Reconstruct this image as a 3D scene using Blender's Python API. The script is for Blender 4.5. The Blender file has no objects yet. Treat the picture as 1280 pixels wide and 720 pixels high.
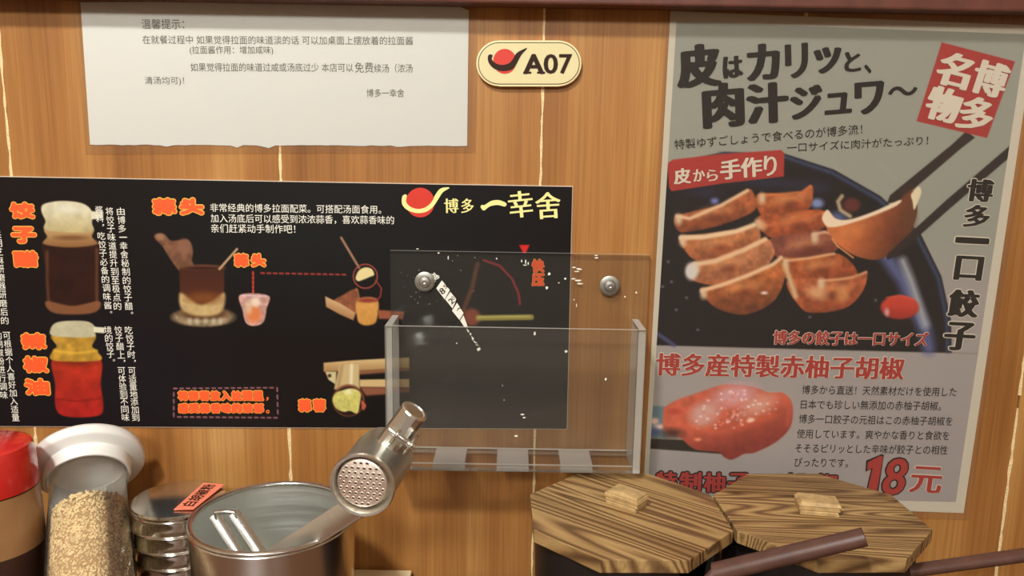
import bpy, bmesh, math, random
import numpy as np
from mathutils import Vector, Matrix
random.seed(7)
S = bpy.context.scene
COL = S.collection
# ------------------------------------------------------------------ camera
FPX, TILT, ROLL = 1000.0, math.radians(10), math.radians(0.95)
CAMP = np.array([0.0, -0.62, 0.38])
cd = bpy.data.cameras.new('camera'); cd.sensor_width = 36; cd.lens = 36 * FPX / 1280; cd.clip_start = 0.01
cam = bpy.data.objects.new('camera', cd); COL.objects.link(cam); S.camera = cam
cam.matrix_world = Matrix.Translation(CAMP) @ Matrix.Rotation(math.radians(90) - TILT, 4, 'X') @ Matrix.Rotation(ROLL, 4, 'Z')
# ------------------------------------------------------------------ world, lamps, exposure
w = bpy.data.worlds.new('world'); S.world = w; w.use_nodes = True
w.node_tree.nodes['Background'].inputs[0].default_value = (1.0, 0.92, 0.8, 1)
w.node_tree.nodes['Background'].inputs[1].default_value = 0.4
def area(name, loc, target, size, power, color=(1, 1, .98), shape='RECTANGLE', sy=None):
    l = bpy.data.lights.new(name, 'AREA'); l.shape = shape; l.size = size; l.size_y = sy or size
    l.energy = power; l.color = color
    o = bpy.data.objects.new(name, l); COL.objects.link(o); o.location = loc
    o.rotation_euler = (Vector(target) - Vector(loc)).to_track_quat('-Z', 'Y').to_euler()
    return o
area('ceiling_panel_light', (-0.5, -2.3, 1.55), (-0.1, 0, 0.3), 0.7, 42, sy=0.3)
area('ceiling_panel_light', (0.9, -2.6, 1.55), (0.1, 0, 0.3), 0.7, 9, sy=0.3)
area('spot_over_counter', (-0.45, -1.15, 1.5), (-0.15, -0.1, 0.1), 0.14, 25.0, shape='DISK')
S.view_settings.view_transform = 'Standard'; S.view_settings.look = 'None'
S.view_settings.exposure = -0.14; S.view_settings.gamma = 1.0
try: S.view_settings.use_curve_mapping = False
except Exception: pass
S.cycles.transparent_max_bounces = 24; S.cycles.max_bounces = 10

# ------------------------------------------------------------------ geometry helpers
_c, _s = math.cos(ROLL), math.sin(ROLL); _ct, _st = math.cos(TILT), math.sin(TILT)
def ray(px, py):
    x = (px - 640) / FPX; y = (360 - py) / FPX
    xr = x * _c - y * _s; yr = x * _s + y * _c
    return np.array([xr, _ct + yr * _st, -_st + yr * _ct])
def W(px, py, Y=0.0):                       # point of the upright plane y = Y
    d = ray(px, py); return CAMP + d * ((Y - CAMP[1]) / d[1])
def Zp(px, py, z):                          # point of the level plane
    d = ray(px, py); return CAMP + d * ((z - CAMP[2]) / d[2])
def Pt(px, py, t): return CAMP + ray(px, py) * t
def unproj(x, y, z):
    rx, ry, rz = x - CAMP[0], y - CAMP[1], z - CAMP[2]
    dep = ry * _ct - rz * _st; up = ry * _st + rz * _ct
    a, b = rx / dep, up / dep
    return 640 + FPX * (a * _c + b * _s), 360 - FPX * (-a * _s + b * _c)

def lin(c): c = np.asarray(c, float) / 255.0; return np.where(c <= .04045, c / 12.92, ((c + .055) / 1.055) ** 2.4)
GAIN = 1.18
def alb(r, g, b): return tuple(np.clip(lin((r, g, b)) * GAIN, 0, .92))
def new_mat(name): m = bpy.data.materials.new(name); m.use_nodes = True; return m, m.node_tree.nodes, m.node_tree.links, m.node_tree.nodes['Principled BSDF']
def mat(name, col, rough=.5, metal=0, coat=0, bump=0, bscale=200, spec=None, trans=0, var=0, emit=0):
    m, n, l, p = new_mat(name)
    p.inputs['Base Color'].default_value = (*col, 1); p.inputs['Roughness'].default_value = rough
    p.inputs['Metallic'].default_value = metal; p.inputs['Coat Weight'].default_value = coat; p.inputs['Coat Roughness'].default_value = .08
    if spec is not None: p.inputs['Specular IOR Level'].default_value = spec
    if trans: p.inputs['Transmission Weight'].default_value = trans
    if var or bump:
        tc = n.new('ShaderNodeTexCoord'); t = n.new('ShaderNodeTexNoise'); t.inputs['Scale'].default_value = bscale; t.inputs['Detail'].default_value = 4
        l.new(tc.outputs['Object'], t.inputs['Vector'])
        if bump:
            b = n.new('ShaderNodeBump'); b.inputs['Strength'].default_value = bump; b.inputs['Distance'].default_value = .0006
            l.new(t.outputs['Fac'], b.inputs['Height']); l.new(b.outputs['Normal'], p.inputs['Normal'])
        if var:
            r = n.new('ShaderNodeValToRGB'); r.color_ramp.elements[0].position = .3; r.color_ramp.elements[1].position = .7
            r.color_ramp.elements[0].color = (*[c * (1 - var) for c in col], 1); r.color_ramp.elements[1].color = (*[min(1, c * (1 + var * .6)) for c in col], 1)
            l.new(t.outputs['Fac'], r.inputs['Fac']); l.new(r.outputs['Color'], p.inputs['Base Color'])
    return m
def clear(name, tint=(1, 1, 1), haze=.03, hazecol=(.8, .8, .78), rough=.06, gloss=1.0):
    m, n, l, p = new_mat(name); n.remove(p); out = n['Material Output']
    tr = n.new('ShaderNodeBsdfTransparent'); tr.inputs[0].default_value = (*tint, 1)
    df = n.new('ShaderNodeBsdfDiffuse'); df.inputs[0].default_value = (*hazecol, 1)
    gl = n.new('ShaderNodeBsdfGlossy'); gl.inputs['Roughness'].default_value = rough
    m1 = n.new('ShaderNodeMixShader'); m1.inputs[0].default_value = haze
    l.new(tr.outputs[0], m1.inputs[1]); l.new(df.outputs[0], m1.inputs[2])
    fr = n.new('ShaderNodeFresnel'); fr.inputs[0].default_value = 1.45
    mu = n.new('ShaderNodeMath'); mu.operation = 'MULTIPLY'; mu.inputs[1].default_value = gloss; l.new(fr.outputs[0], mu.inputs[0])
    m2 = n.new('ShaderNodeMixShader'); l.new(mu.outputs[0], m2.inputs[0]); l.new(m1.outputs[0], m2.inputs[1]); l.new(gl.outputs[0], m2.inputs[2])
    l.new(m2.outputs[0], out.inputs['Surface'])
    return m
def ramp(n, stops):
    r = n.new('ShaderNodeValToRGB'); e = r.color_ramp.elements
    while len(e) < len(stops): e.new(.5)
    for k, (p, c) in enumerate(stops): e[k].position = p; e[k].color = (*c, 1)
    return r

def link(name, me, m, parent=None):
    o = bpy.data.objects.new(name, me); COL.objects.link(o)
    if m is not None: me.materials.append(m)
    if parent is not None: o.parent = parent; o.matrix_parent_inverse = Matrix.Translation(parent.location).inverted() if parent.location.length else Matrix()
    return o
def obj(name, bm, m, parent=None, smooth=False, angle=None):
    me = bpy.data.meshes.new(name); bmesh.ops.recalc_face_normals(bm, faces=bm.faces); bm.to_mesh(me); bm.free()
    if smooth:
        me.shade_smooth()
        if angle is not None: me.set_sharp_from_angle(angle=math.radians(angle))
    return link(name, me, m, parent)
def tag(o, label, cat, group=None, kind=None):
    if label: o['label'] = label
    if cat: o['category'] = cat
    if group: o['group'] = group
    if kind: o['kind'] = kind
    return o
def thing(name, loc, label, cat, group=None):
    o = bpy.data.objects.new(name, None); COL.objects.link(o); o.location = loc; o.empty_display_size = .02
    return tag(o, label, cat, group)
def struct(o): o['kind'] = 'structure'; return o
def add_hex(bm, p8):
    v = [bm.verts.new(tuple(p)) for p in p8]
    for f in ((0, 1, 2, 3), (7, 6, 5, 4), (0, 4, 5, 1), (1, 5, 6, 2), (2, 6, 7, 3), (3, 7, 4, 0)): bm.faces.new([v[i] for i in f])
    return v
def add_box(bm, x0, x1, y0, y1, z0, z1, M=None):
    p = [(x0, y0, z0), (x1, y0, z0), (x1, y1, z0), (x0, y1, z0), (x0, y0, z1), (x1, y0, z1), (x1, y1, z1), (x0, y1, z1)]
    if M is not None: p = [M @ Vector(q) for q in p]
    return add_hex(bm, p)
def bevel(bm, w, seg=2): bmesh.ops.bevel(bm, geom=list(bm.edges), offset=w, segments=seg, affect='EDGES', profile=.6)
def box(name, x0, x1, y0, y1, z0, z1, m, parent=None, bw=0, M=None):
    bm = bmesh.new(); add_box(bm, x0, x1, y0, y1, z0, z1, M)
    if bw: bevel(bm, bw)
    return obj(name, bm, m, parent)
def axis_matrix(o, d):
    d = Vector(d).normalized(); return Matrix.Translation(Vector(o)) @ d.to_track_quat('Z', 'Y').to_matrix().to_4x4()
def lathe(bm, prof, M=Matrix(), seg=64, closed=False):
    rings = []
    for r, z in prof:
        if r < 1e-6: rings.append([bm.verts.new(M @ Vector((0, 0, z)))])
        else: rings.append([bm.verts.new(M @ Vector((r * math.cos(2 * math.pi * k / seg), r * math.sin(2 * math.pi * k / seg), z))) for k in range(seg)])
    pairs = list(zip(rings, rings[1:])) + ([(rings[-1], rings[0])] if closed else [])
    for a, b in pairs:
        for k in range(seg):
            q = [a[k % len(a)], a[(k + 1) % len(a)], b[(k + 1) % len(b)], b[k % len(b)]]
            u = []
            for v in q:
                if v not in u: u.append(v)
            if len(u) > 2: bm.faces.new(u)
def lathe_obj(name, prof, m, parent=None, M=Matrix(), seg=64, closed=False, angle=35):
    bm = bmesh.new(); lathe(bm, prof, M, seg, closed); return obj(name, bm, m, parent, True, angle)
def tube(bm, pts, rads, seg=16, squash=1.0, up=Vector((0, 0, 1)), caps=True):
    rings = []
    pts = [Vector(p) for p in pts]
    for i, p in enumerate(pts):
        t = (pts[min(i + 1, len(pts) - 1)] - pts[max(i - 1, 0)]).normalized()
        a = t.cross(up).normalized(); b = a.cross(t).normalized()
        r = rads[i] if hasattr(rads, '__len__') else rads
        rings.append([bm.verts.new(p + a * r * math.cos(2 * math.pi * k / seg) + b * r * squash * math.sin(2 * math.pi * k / seg)) for k in range(seg)])
    for a, b in zip(rings, rings[1:]):
        for k in range(seg): bm.faces.new([a[k], a[(k + 1) % seg], b[(k + 1) % seg], b[k]])
    if caps: bm.faces.new(rings[0]); bm.faces.new(rings[-1][::-1])
def prism(bm, pts, y0, y1):                 # outline in x,z extruded along y
    a = [bm.verts.new((p[0], y0, p[1])) for p in pts]; b = [bm.verts.new((p[0], y1, p[1])) for p in pts]
    bm.faces.new(a); bm.faces.new(b[::-1]); n = len(pts)
    for k in range(n): bm.faces.new([a[k], b[k], b[(k + 1) % n], a[(k + 1) % n]])
def wall_quad(pxs): return [W(*p)[[0, 2]] for p in pxs]

# ------------------------------------------------------------------ lettering
fcu = bpy.data.curves.new('lettering_source', 'FONT'); fcu.resolution_u = 3; fcu.fill_mode = 'FRONT'
fob = bpy.data.objects.new('lettering_source', fcu)
_cache = {}
def glyphs(body, off):
    k = (body, off)
    if k not in _cache:
        fcu.body = body; fcu.offset = off; fcu.size = 1
        me = bpy.data.meshes.new_from_object(fob)
        v = np.empty(len(me.vertices) * 3); me.vertices.foreach_get('co', v)
        _cache[k] = (v.reshape(-1, 3), [tuple(p.vertices) for p in me.polygons]); bpy.data.meshes.remove(me)
    return _cache[k]
class Print:                                # flat print on the wall side of a sheet
    def __init__(s, y): s.y = y; s.V = []; s.F = []; s.n = 0; s.items = []
    def add(s, pts, faces):
        s.V += [tuple(p) for p in pts]; s.F += [tuple(i + s.n for i in f) for f in faces]; s.n += len(pts)
    def text(s, body, a, b, h, off=0.0, smear=0, ital=0.0, Y=0.0, ref=0.0):
        # a, b: lower-left and lower-right corners, h: height, all as seen; off: stroke gain, smear: extra width of upright strokes
        v, f = glyphs(body, 0.0)
        mn, mx = v.min(0), v.max(0)
        A, B = W(*a, Y)[[0, 2]], W(*b, Y)[[0, 2]]
        u = B - A; L = np.linalg.norm(u); e = u / L; nrm = np.array([-e[1], e[0]])
        mid = ((a[0] + b[0]) / 2, (a[1] + b[1]) / 2)
        Hh = np.linalg.norm(W(mid[0], mid[1] - h, Y) - W(*mid, Y))
        tx = (v[:, 0] - mn[0]) / (mx[0] - mn[0]); ty = (v[:, 1] - mn[1]) / max(1e-6, (mx[1] - mn[1]))
        em = min(Hh, L) if len(body) == 1 and body != '一' else (Hh if body != '一' else L)
        R_ = off * em if off > .009 else 0; D = smear * .028 * em
        J = [(0, 0)]
        if R_ or D:
            n = 12 if off > .04 else 8
            J += [((R_ + D) * math.cos(2 * math.pi * k / n), R_ * math.sin(2 * math.pi * k / n)) for k in range(n)]
            if R_ > .05 * em: J += [(q[0] * .5, q[1] * .5) for q in J[1:]]
            if D and not R_: J = [(0, 0), (D, 0), (-D, 0), (D / 2, 0), (-D / 2, 0)]
        V_, F_ = [], []
        for k, (ox, oz) in enumerate(J):
            P = A + np.outer(tx * L + ox + ty * ital * Hh, e) + np.outer(ty * Hh + oz, nrm)
            F_ += [tuple(i + len(V_) for i in g) for g in f]; V_ += [(p[0], s.y - 2e-6 * k, p[1]) for p in P]
        s.add(V_, F_); s.items.append((V_, F_))
    def char(s, ch, c, wd, ht, rot=0.0, off=0.0, smear=0, ref=0.0, Y=0.0, ital=0.0):
        r = math.radians(rot); dx, dy = math.cos(r) * wd / 2, math.sin(r) * wd / 2
        nx, ny = -math.sin(r) * ht / 2, math.cos(r) * ht / 2
        s.text(ch, (c[0] - dx + nx, c[1] - dy + ny), (c[0] + dx + nx, c[1] + dy + ny), ht, off, smear, Y=Y, ref=ref, ital=ital)
    def column(s, body, a, b, size, off=0.0):
        n = len(body); i0 = len(s.items)
        for k, ch in enumerate(body):
            t = k / max(1, n - 1); c = (a[0] + (b[0] - a[0]) * t, a[1] + (b[1] - a[1]) * t)
            if ch == ' ': continue
            w_, h_ = size, size
            if ch in '。，、': w_ = h_ = size * .28; c = (c[0] + size * .3, c[1] - size * .25)
            if ch == '一': h_ = size * .12
            s.char(ch, c, w_, h_, 0, off)
        V_, F_ = [], []
        for v, f in s.items[i0:]: F_ += [tuple(i + len(V_) for i in g) for g in f]; V_ += v
        s.items[i0:] = [(V_, F_)]
    def poly(s, pts):
        q = wall_quad(pts); s.add([(p[0], s.y, p[1]) for p in q], [tuple(range(len(q)))])
    def build(s, name, m, parent, split=False):
        if not split: me = bpy.data.meshes.new(name); me.from_pydata(s.V, [], s.F); me.update(); return link(name, me, m, parent)
        tot = sum(len(i[0]) for i in s.items)
        for V_, F_ in s.items: me = bpy.data.meshes.new(name); me.from_pydata(V_, [], F_); me.update(); link(name, me, m, parent)
        assert tot == len(s.V)

# ------------------------------------------------------------------ painted print (colours of a printed picture, one per vertex)
def vnoise(x, y, seed=0):
    xi, yi = np.floor(x).astype(int), np.floor(y).astype(int); fx, fy = x - xi, y - yi
    fx = fx * fx * (3 - 2 * fx); fy = fy * fy * (3 - 2 * fy)
    def h(a, b): v = np.sin(a * 127.1 + b * 311.7 + seed * 74.7) * 43758.5453; return v - np.floor(v)
    return (h(xi, yi) * (1 - fx) + h(xi + 1, yi) * fx) * (1 - fy) + (h(xi, yi + 1) * (1 - fx) + h(xi + 1, yi + 1) * fx) * fy
def catmull(p, n=6):
    p = np.array(p, float); out = []
    N = len(p)
    for i in range(N):
        a, b, c, d = p[i - 1], p[i], p[(i + 1) % N], p[(i + 2) % N]
        for k in range(n):
            t = k / n; out.append(.5 * ((2 * b) + (c - a) * t + (2 * a - 5 * b + 4 * c - d) * t * t + (-a + 3 * b - 3 * c + d) * t ** 3))
    return np.array(out)
class Paint:
    def __init__(s, X, Y, base): s.X, s.Y = X, Y; s.C = np.tile(np.array(base, float), (len(X), 1))
    def _apply(s, idx, a, col, noise=0, nscale=8, seed=0, grad=None):
        x, y = s.X[idx], s.Y[idx]; c = np.array(col, float)[None, :]
        if grad is not None:
            c1, (ax, ay), (bx, by) = grad; d2 = (bx - ax) ** 2 + (by - ay) ** 2
            t = np.clip(((x - ax) * (bx - ax) + (y - ay) * (by - ay)) / d2, 0, 1)[:, None]; c = c * (1 - t) + np.array(c1, float)[None, :] * t
        if noise:
            q = (vnoise(x / nscale, y / nscale, seed) * .6 + vnoise(x / nscale * 2.3, y / nscale * 2.3, seed + 5) * .4 - .5) * 2
            c = c * (1 + noise * q[:, None])
        s.C[idx] = s.C[idx] * (1 - a[:, None]) + c * a[:, None]
    def _sel(s, x0, x1, y0, y1): return np.nonzero((s.X > x0) & (s.X < x1) & (s.Y > y0) & (s.Y < y1))[0]
    def poly(s, pts, col, blur=1.0, alpha=1.0, smooth=True, **k):
        p = catmull(pts) if smooth else np.array(pts, float)
        m = blur * 2 + 1; idx = s._sel(p[:, 0].min() - m, p[:, 0].max() + m, p[:, 1].min() - m, p[:, 1].max() + m)
        if not len(idx): return
        x, y = s.X[idx], s.Y[idx]; ins = np.zeros(len(x), bool); dist = np.full(len(x), 1e9)
        q = np.roll(p, -1, 0)
        for (ax, ay), (bx, by) in zip(p, q):
            if ay != by:
                cr = ((ay > y) != (by > y)) & (x < (bx - ax) * (y - ay) / (by - ay) + ax); ins ^= cr
            dx, dy = bx - ax, by - ay; L = dx * dx + dy * dy + 1e-9
            t = np.clip(((x - ax) * dx + (y - ay) * dy) / L, 0, 1); dist = np.minimum(dist, np.hypot(x - ax - t * dx, y - ay - t * dy))
        sd = np.where(ins, dist, -dist); a = np.clip(sd / (2 * blur) + .5, 0, 1); a = a * a * (3 - 2 * a) * alpha
        s._apply(idx, a, col, **k)
    def ell(s, cx, cy, rx, ry, col, blur=1.0, alpha=1.0, rot=0, **k):
        r = math.radians(rot); M = max(rx, ry) + 2 * blur; idx = s._sel(cx - M, cx + M, cy - M, cy + M)
        if not len(idx): return
        x, y = s.X[idx] - cx, s.Y[idx] - cy; u = x * math.cos(r) + y * math.sin(r); v = -x * math.sin(r) + y * math.cos(r)
        d = (1 - np.hypot(u / rx, v / ry)) * min(rx, ry); a = np.clip(d / (2 * blur) + .5, 0, 1) * alpha; s._apply(idx, a, col, **k)
    def line(s, pts, wd, col, blur=.8, alpha=1.0, **k):
        p = np.array(pts, float); m = wd + 2 * blur; idx = s._sel(p[:, 0].min() - m, p[:, 0].max() + m, p[:, 1].min() - m, p[:, 1].max() + m)
        if not len(idx): return
        x, y = s.X[idx], s.Y[idx]; dist = np.full(len(x), 1e9)
        for (ax, ay), (bx, by) in zip(p, p[1:]):
            dx, dy = bx - ax, by - ay; L = dx * dx + dy * dy + 1e-9
            t = np.clip(((x - ax) * dx + (y - ay) * dy) / L, 0, 1); dist = np.minimum(dist, np.hypot(x - ax - t * dx, y - ay - t * dy))
        a = np.clip((wd / 2 - dist) / (2 * blur) + .5, 0, 1) * alpha; s._apply(idx, a, col, **k)
    def dashes(s, a, b, n, wd, col, duty=.5):
        for k in range(n):
            t0, t1 = k / n, (k + duty) / n
            s.line([(a[0] + (b[0] - a[0]) * t0, a[1] + (b[1] - a[1]) * t0), (a[0] + (b[0] - a[0]) * t1, a[1] + (b[1] - a[1]) * t1)], wd, col, .6)
def canvas_grid(corners, y, nu, nv):
    A, B, C, D = [W(*p)[[0, 2]] for p in corners]     # TL TR BR BL
    u = np.linspace(0, 1, nu)[None, :, None]; v = np.linspace(0, 1, nv)[:, None, None]
    P = (A * (1 - u) + B * u) * (1 - v) + (D * (1 - u) + C * u) * v
    x, z = P[..., 0].ravel(), P[..., 1].ravel(); X, Y = unproj(x, np.zeros_like(x), z)
    return x, z, X, Y
def canvas_build(name, paint, x, z, y, nu, nv, m, parent, depth=1.0):
    me = bpy.data.meshes.new(name); n = nu * nv
    co = np.empty((n, 3)); co[:, 0] = x; co[:, 1] = y; co[:, 2] = z
    i = np.arange(nv - 1)[:, None] * nu + np.arange(nu - 1)[None, :]
    q = np.stack([i, i + nu, i + nu + 1, i + 1], -1).reshape(-1, 4)
    me.vertices.add(n); me.vertices.foreach_set('co', co.ravel())
    me.loops.add(q.size); me.loops.foreach_set('vertex_index', q.ravel().astype(np.int32))
    me.polygons.add(len(q)); me.polygons.foreach_set('loop_start', np.arange(0, q.size, 4, dtype=np.int32))
    me.update(calc_edges=True)
    at = me.color_attributes.new('ink', 'FLOAT_COLOR', 'POINT')
    c = np.ones((n, 4), np.float32); c[:, :3] = np.clip(lin(np.clip(paint.C, 0, 255)) * GAIN * depth, 0, .92); at.data.foreach_set('color', c.ravel())
    return link(name, me, m, parent)
def ink_mat(name, rough=.4, coat=.3, coatr=.15):
    m, n, l, p = new_mat(name); a = n.new('ShaderNodeAttribute'); a.attribute_name = 'ink'
    l.new(a.outputs['Color'], p.inputs['Base Color']); p.inputs['Roughness'].default_value = rough
    p.inputs['Specular IOR Level'].default_value = .22; p.inputs['Coat Weight'].default_value = coat; p.inputs['Coat Roughness'].default_value = coatr
    tc = n.new('ShaderNodeTexCoord'); t = n.new('ShaderNodeTexNoise'); t.inputs['Scale'].default_value = 14; t.inputs['Detail'].default_value = 2
    b = n.new('ShaderNodeBump'); b.inputs['Strength'].default_value = .25; b.inputs['Distance'].default_value = .004
    l.new(tc.outputs['Object'], t.inputs['Vector']); l.new(t.outputs['Fac'], b.inputs['Height']); l.new(b.outputs['Normal'], p.inputs['Coat Normal'])
    return m

# ------------------------------------------------------------------ materials
def wall_wood():
    m, n, l, p = new_mat('wall_wood')
    tc = n.new('ShaderNodeTexCoord'); oi = n.new('ShaderNodeObjectInfo')
    ad = n.new('ShaderNodeVectorMath'); ad.operation = 'ADD'
    cm = n.new('ShaderNodeCombineXYZ'); mu = n.new('ShaderNodeMath'); mu.operation = 'MULTIPLY'; mu.inputs[1].default_value = 7.3
    l.new(oi.outputs['Random'], mu.inputs[0]); l.new(mu.outputs[0], cm.inputs[2])
    l.new(tc.outputs['Object'], ad.inputs[0]); l.new(cm.outputs[0], ad.inputs[1])
    def nz(sx, sz, detail, dist=0):
        mp = n.new('ShaderNodeMapping'); mp.inputs['Scale'].default_value = (sx, 1, sz); l.new(ad.outputs[0], mp.inputs['Vector'])
        t = n.new('ShaderNodeTexNoise'); t.inputs['Scale'].default_value = 1; t.inputs['Detail'].default_value = detail; t.inputs['Distortion'].default_value = dist
        l.new(mp.outputs[0], t.inputs['Vector']); return t
    big = nz(16, 1.3, 3, .2); fine = nz(520, 9, 5); mid = nz(120, 1.6, 3)
    r1 = ramp(n, [(.28, alb(128, 82, 38)), (.5, alb(160, 110, 56)), (.72, alb(184, 140, 80))]); l.new(big.outputs['Fac'], r1.inputs['Fac'])
    r2 = ramp(n, [(.3, (.66, .58, .5)), (.6, (1.06, 1.05, 1.03))]); l.new(fine.outputs['Fac'], r2.inputs['Fac'])
    r3 = ramp(n, [(.3, (.78, .72, .66)), (.62, (1.04, 1.04, 1.04))]); l.new(mid.outputs['Fac'], r3.inputs['Fac'])
    a = n.new('ShaderNodeMixRGB'); a.blend_type = 'MULTIPLY'; a.inputs[0].default_value = .55
    b = n.new('ShaderNodeMixRGB'); b.blend_type = 'MULTIPLY'; b.inputs[0].default_value = .6
    l.new(r1.outputs[0], a.inputs[1]); l.new(r2.outputs[0], a.inputs[2]); l.new(a.outputs[0], b.inputs[1]); l.new(r3.outputs[0], b.inputs[2])
    l.new(b.outputs[0], p.inputs['Base Color']); p.inputs['Roughness'].default_value = .42
    bp = n.new('ShaderNodeBump'); bp.inputs['Strength'].default_value = .12; bp.inputs['Distance'].default_value = .0004
    l.new(fine.outputs['Fac'], bp.inputs['Height']); l.new(bp.outputs['Normal'], p.inputs['Normal'])
    return m
def burnt_wood(name, rot, scale=1.0, off=0.0, GRAIN=70):
    m, n, l, p = new_mat(name)
    tc = n.new('ShaderNodeTexCoord'); mp = n.new('ShaderNodeMapping'); mp.inputs['Rotation'].default_value = (0, 0, rot); mp.inputs['Location'].default_value = (off, off, 0)
    mp0 = n.new('ShaderNodeMapping'); mp0.inputs['Scale'].default_value = (6, 60, 6)
    l.new(tc.outputs['Object'], mp.inputs['Vector']); l.new(mp.outputs[0], mp0.inputs['Vector'])
    nz = n.new('ShaderNodeTexNoise'); nz.inputs['Scale'].default_value = .6; nz.inputs['Detail'].default_value = 3; nz.inputs['Distortion'].default_value = .6
    l.new(mp0.outputs[0], nz.inputs['Vector'])
    mp2 = n.new('ShaderNodeMapping'); mp2.inputs['Scale'].default_value = (2.1 * scale, 30 * scale, 14); l.new(mp.outputs[0], mp2.inputs['Vector'])
    gn = n.new('ShaderNodeTexNoise'); gn.inputs['Scale'].default_value = 1; gn.inputs['Detail'].default_value = .9; gn.inputs['Distortion'].default_value = .18; l.new(mp2.outputs[0], gn.inputs['Vector'])
    wm = n.new('ShaderNodeMath'); wm.operation = 'MULTIPLY'; wm.inputs[1].default_value = GRAIN; l.new(gn.outputs['Fac'], wm.inputs[0])
    ws = n.new('ShaderNodeMath'); ws.operation = 'SINE'; l.new(wm.outputs[0], ws.inputs[0])
    wv = n.new('ShaderNodeMapRange'); wv.inputs['From Min'].default_value = -1; l.new(ws.outputs[0], wv.inputs['Value'])
    mp3 = n.new('ShaderNodeMapping'); mp3.inputs['Scale'].default_value = (30, 900, 300); l.new(mp.outputs[0], mp3.inputs['Vector'])
    fn = n.new('ShaderNodeTexNoise'); fn.inputs['Scale'].default_value = 1; fn.inputs['Detail'].default_value = 3; l.new(mp3.outputs[0], fn.inputs['Vector'])
    r1 = ramp(n, [(.0, alb(100, 74, 46)), (.2, alb(126, 96, 60)), (.5, alb(148, 117, 74)), (1, alb(166, 136, 88))]); l.new(wv.outputs[0], r1.inputs['Fac'])
    r2 = ramp(n, [(.34, (.46, .38, .33)), (.54, (1, 1, 1))]); l.new(nz.outputs['Fac'], r2.inputs['Fac'])
    r3 = ramp(n, [(.3, (.72, .68, .64)), (.6, (1.05, 1.05, 1.05))]); l.new(fn.outputs['Fac'], r3.inputs['Fac'])
    a = n.new('ShaderNodeMixRGB'); a.blend_type = 'MULTIPLY'; a.inputs[0].default_value = .75
    b = n.new('ShaderNodeMixRGB'); b.blend_type = 'MULTIPLY'; b.inputs[0].default_value = .8
    l.new(r1.outputs[0], a.inputs[1]); l.new(r2.outputs[0], a.inputs[2]); l.new(a.outputs[0], b.inputs[1]); l.new(r3.outputs[0], b.inputs[2])
    l.new(b.outputs[0], p.inputs['Base Color']); p.inputs['Roughness'].default_value = .48; p.inputs['Specular IOR Level'].default_value = .35
    bp = n.new('ShaderNodeBump'); bp.inputs['Strength'].default_value = .5; bp.inputs['Distance'].default_value = .0008
    l.new(wv.outputs[0], bp.inputs['Height']); l.new(bp.outputs['Normal'], p.inputs['Normal'])
    return m
def steel(name, col=(.62, .6, .56), rough=.18, brush=(1, 1, 300), bump=.08):
    m, n, l, p = new_mat(name); p.inputs['Base Color'].default_value = (*col, 1); p.inputs['Metallic'].default_value = 1
    tc = n.new('ShaderNodeTexCoord'); mp = n.new('ShaderNodeMapping'); mp.inputs['Scale'].default_value = brush; l.new(tc.outputs['Object'], mp.inputs['Vector'])
    t = n.new('ShaderNodeTexNoise'); t.inputs['Scale'].default_value = 8; t.inputs['Detail'].default_value = 3; l.new(mp.outputs[0], t.inputs['Vector'])
    mr = n.new('ShaderNodeMapRange'); mr.inputs['To Min'].default_value = rough * .7; mr.inputs['To Max'].default_value = rough * 1.4
    l.new(t.outputs['Fac'], mr.inputs['Value']); l.new(mr.outputs[0], p.inputs['Roughness'])
    b = n.new('ShaderNodeBump'); b.inputs['Strength'].default_value = bump; b.inputs['Distance'].default_value = .0003
    l.new(t.outputs['Fac'], b.inputs['Height']); l.new(b.outputs['Normal'], p.inputs['Normal'])
    return m
M = {}
M['wall'] = wall_wood()
M['filler'] = mat('pale_joint_filler', alb(222, 196, 146), .7, var=.25, bscale=600)
M['backing'] = mat('dark_backing', (.05, .03, .02), .8)
M['beam'] = mat('dark_red_wood', alb(92, 50, 36), .5, bump=.1, bscale=60, var=.25)
M['counter'] = mat('counter_wood', alb(96, 62, 38), .4, bump=.1, bscale=40, var=.3)
M['plaster'] = mat('warm_plaster', (.62, .52, .4), .8, var=.15, bscale=6)
M['floor'] = mat('floor_tile', (.12, .08, .06), .5, var=.2, bscale=9)
M['paper'] = mat('white_paper', alb(208, 210, 207), .6, bump=.1, bscale=30)
M['film'] = clear('laminating_film', (1, .99, .97), .014, (.78, .74, .66), .12, .4)
M['grey_ink'] = mat('grey_ink', alb(92, 86, 80), .6)
M['cream_plaque'] = mat('cream_plastic', alb(208, 196, 146), .45)
M['plaque_edge'] = mat('pale_plaque_edge', alb(226, 208, 156), .45)
M['brown_ink'] = mat('dark_brown_ink', alb(46, 26, 16), .5, spec=.2)
M['red_ink'] = mat('red_ink', alb(196, 48, 30), .5)
M['white_ink'] = mat('white_ink', alb(226, 222, 206), .5)
M['gold_ink'] = mat('pale_gold_ink', alb(238, 218, 140), .5)
M['orange_ink'] = mat('orange_ink', alb(232, 84, 34), .5)
M['yellow_ink'] = mat('yellow_orange_ink', alb(246, 172, 70), .5)
M['black_ink'] = mat('black_ink', alb(26, 20, 17), .5, spec=.25)
M['poster_red'] = mat('poster_red_ink', alb(160, 48, 42), .5)
M['poster_white'] = mat('poster_white_ink', alb(205, 196, 180), .5)
M['board_edge'] = mat('board_core', alb(196, 180, 160), .6)
M['board_ink'] = ink_mat('board_print', .5, .05, .2)
M['poster_ink'] = ink_mat('poster_print', .5, .04, .2)
M['border'] = mat('poster_border', alb(196, 190, 174), .5)
M['acrylic'] = clear('clear_acrylic', (.975, .98, .97), .016, (.8, .76, .68), .05, .6)
M['acrylic_edge'] = clear('acrylic_edge', (.95, .93, .88), .5, (.92, .88, .8), .15, 1.0)
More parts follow.
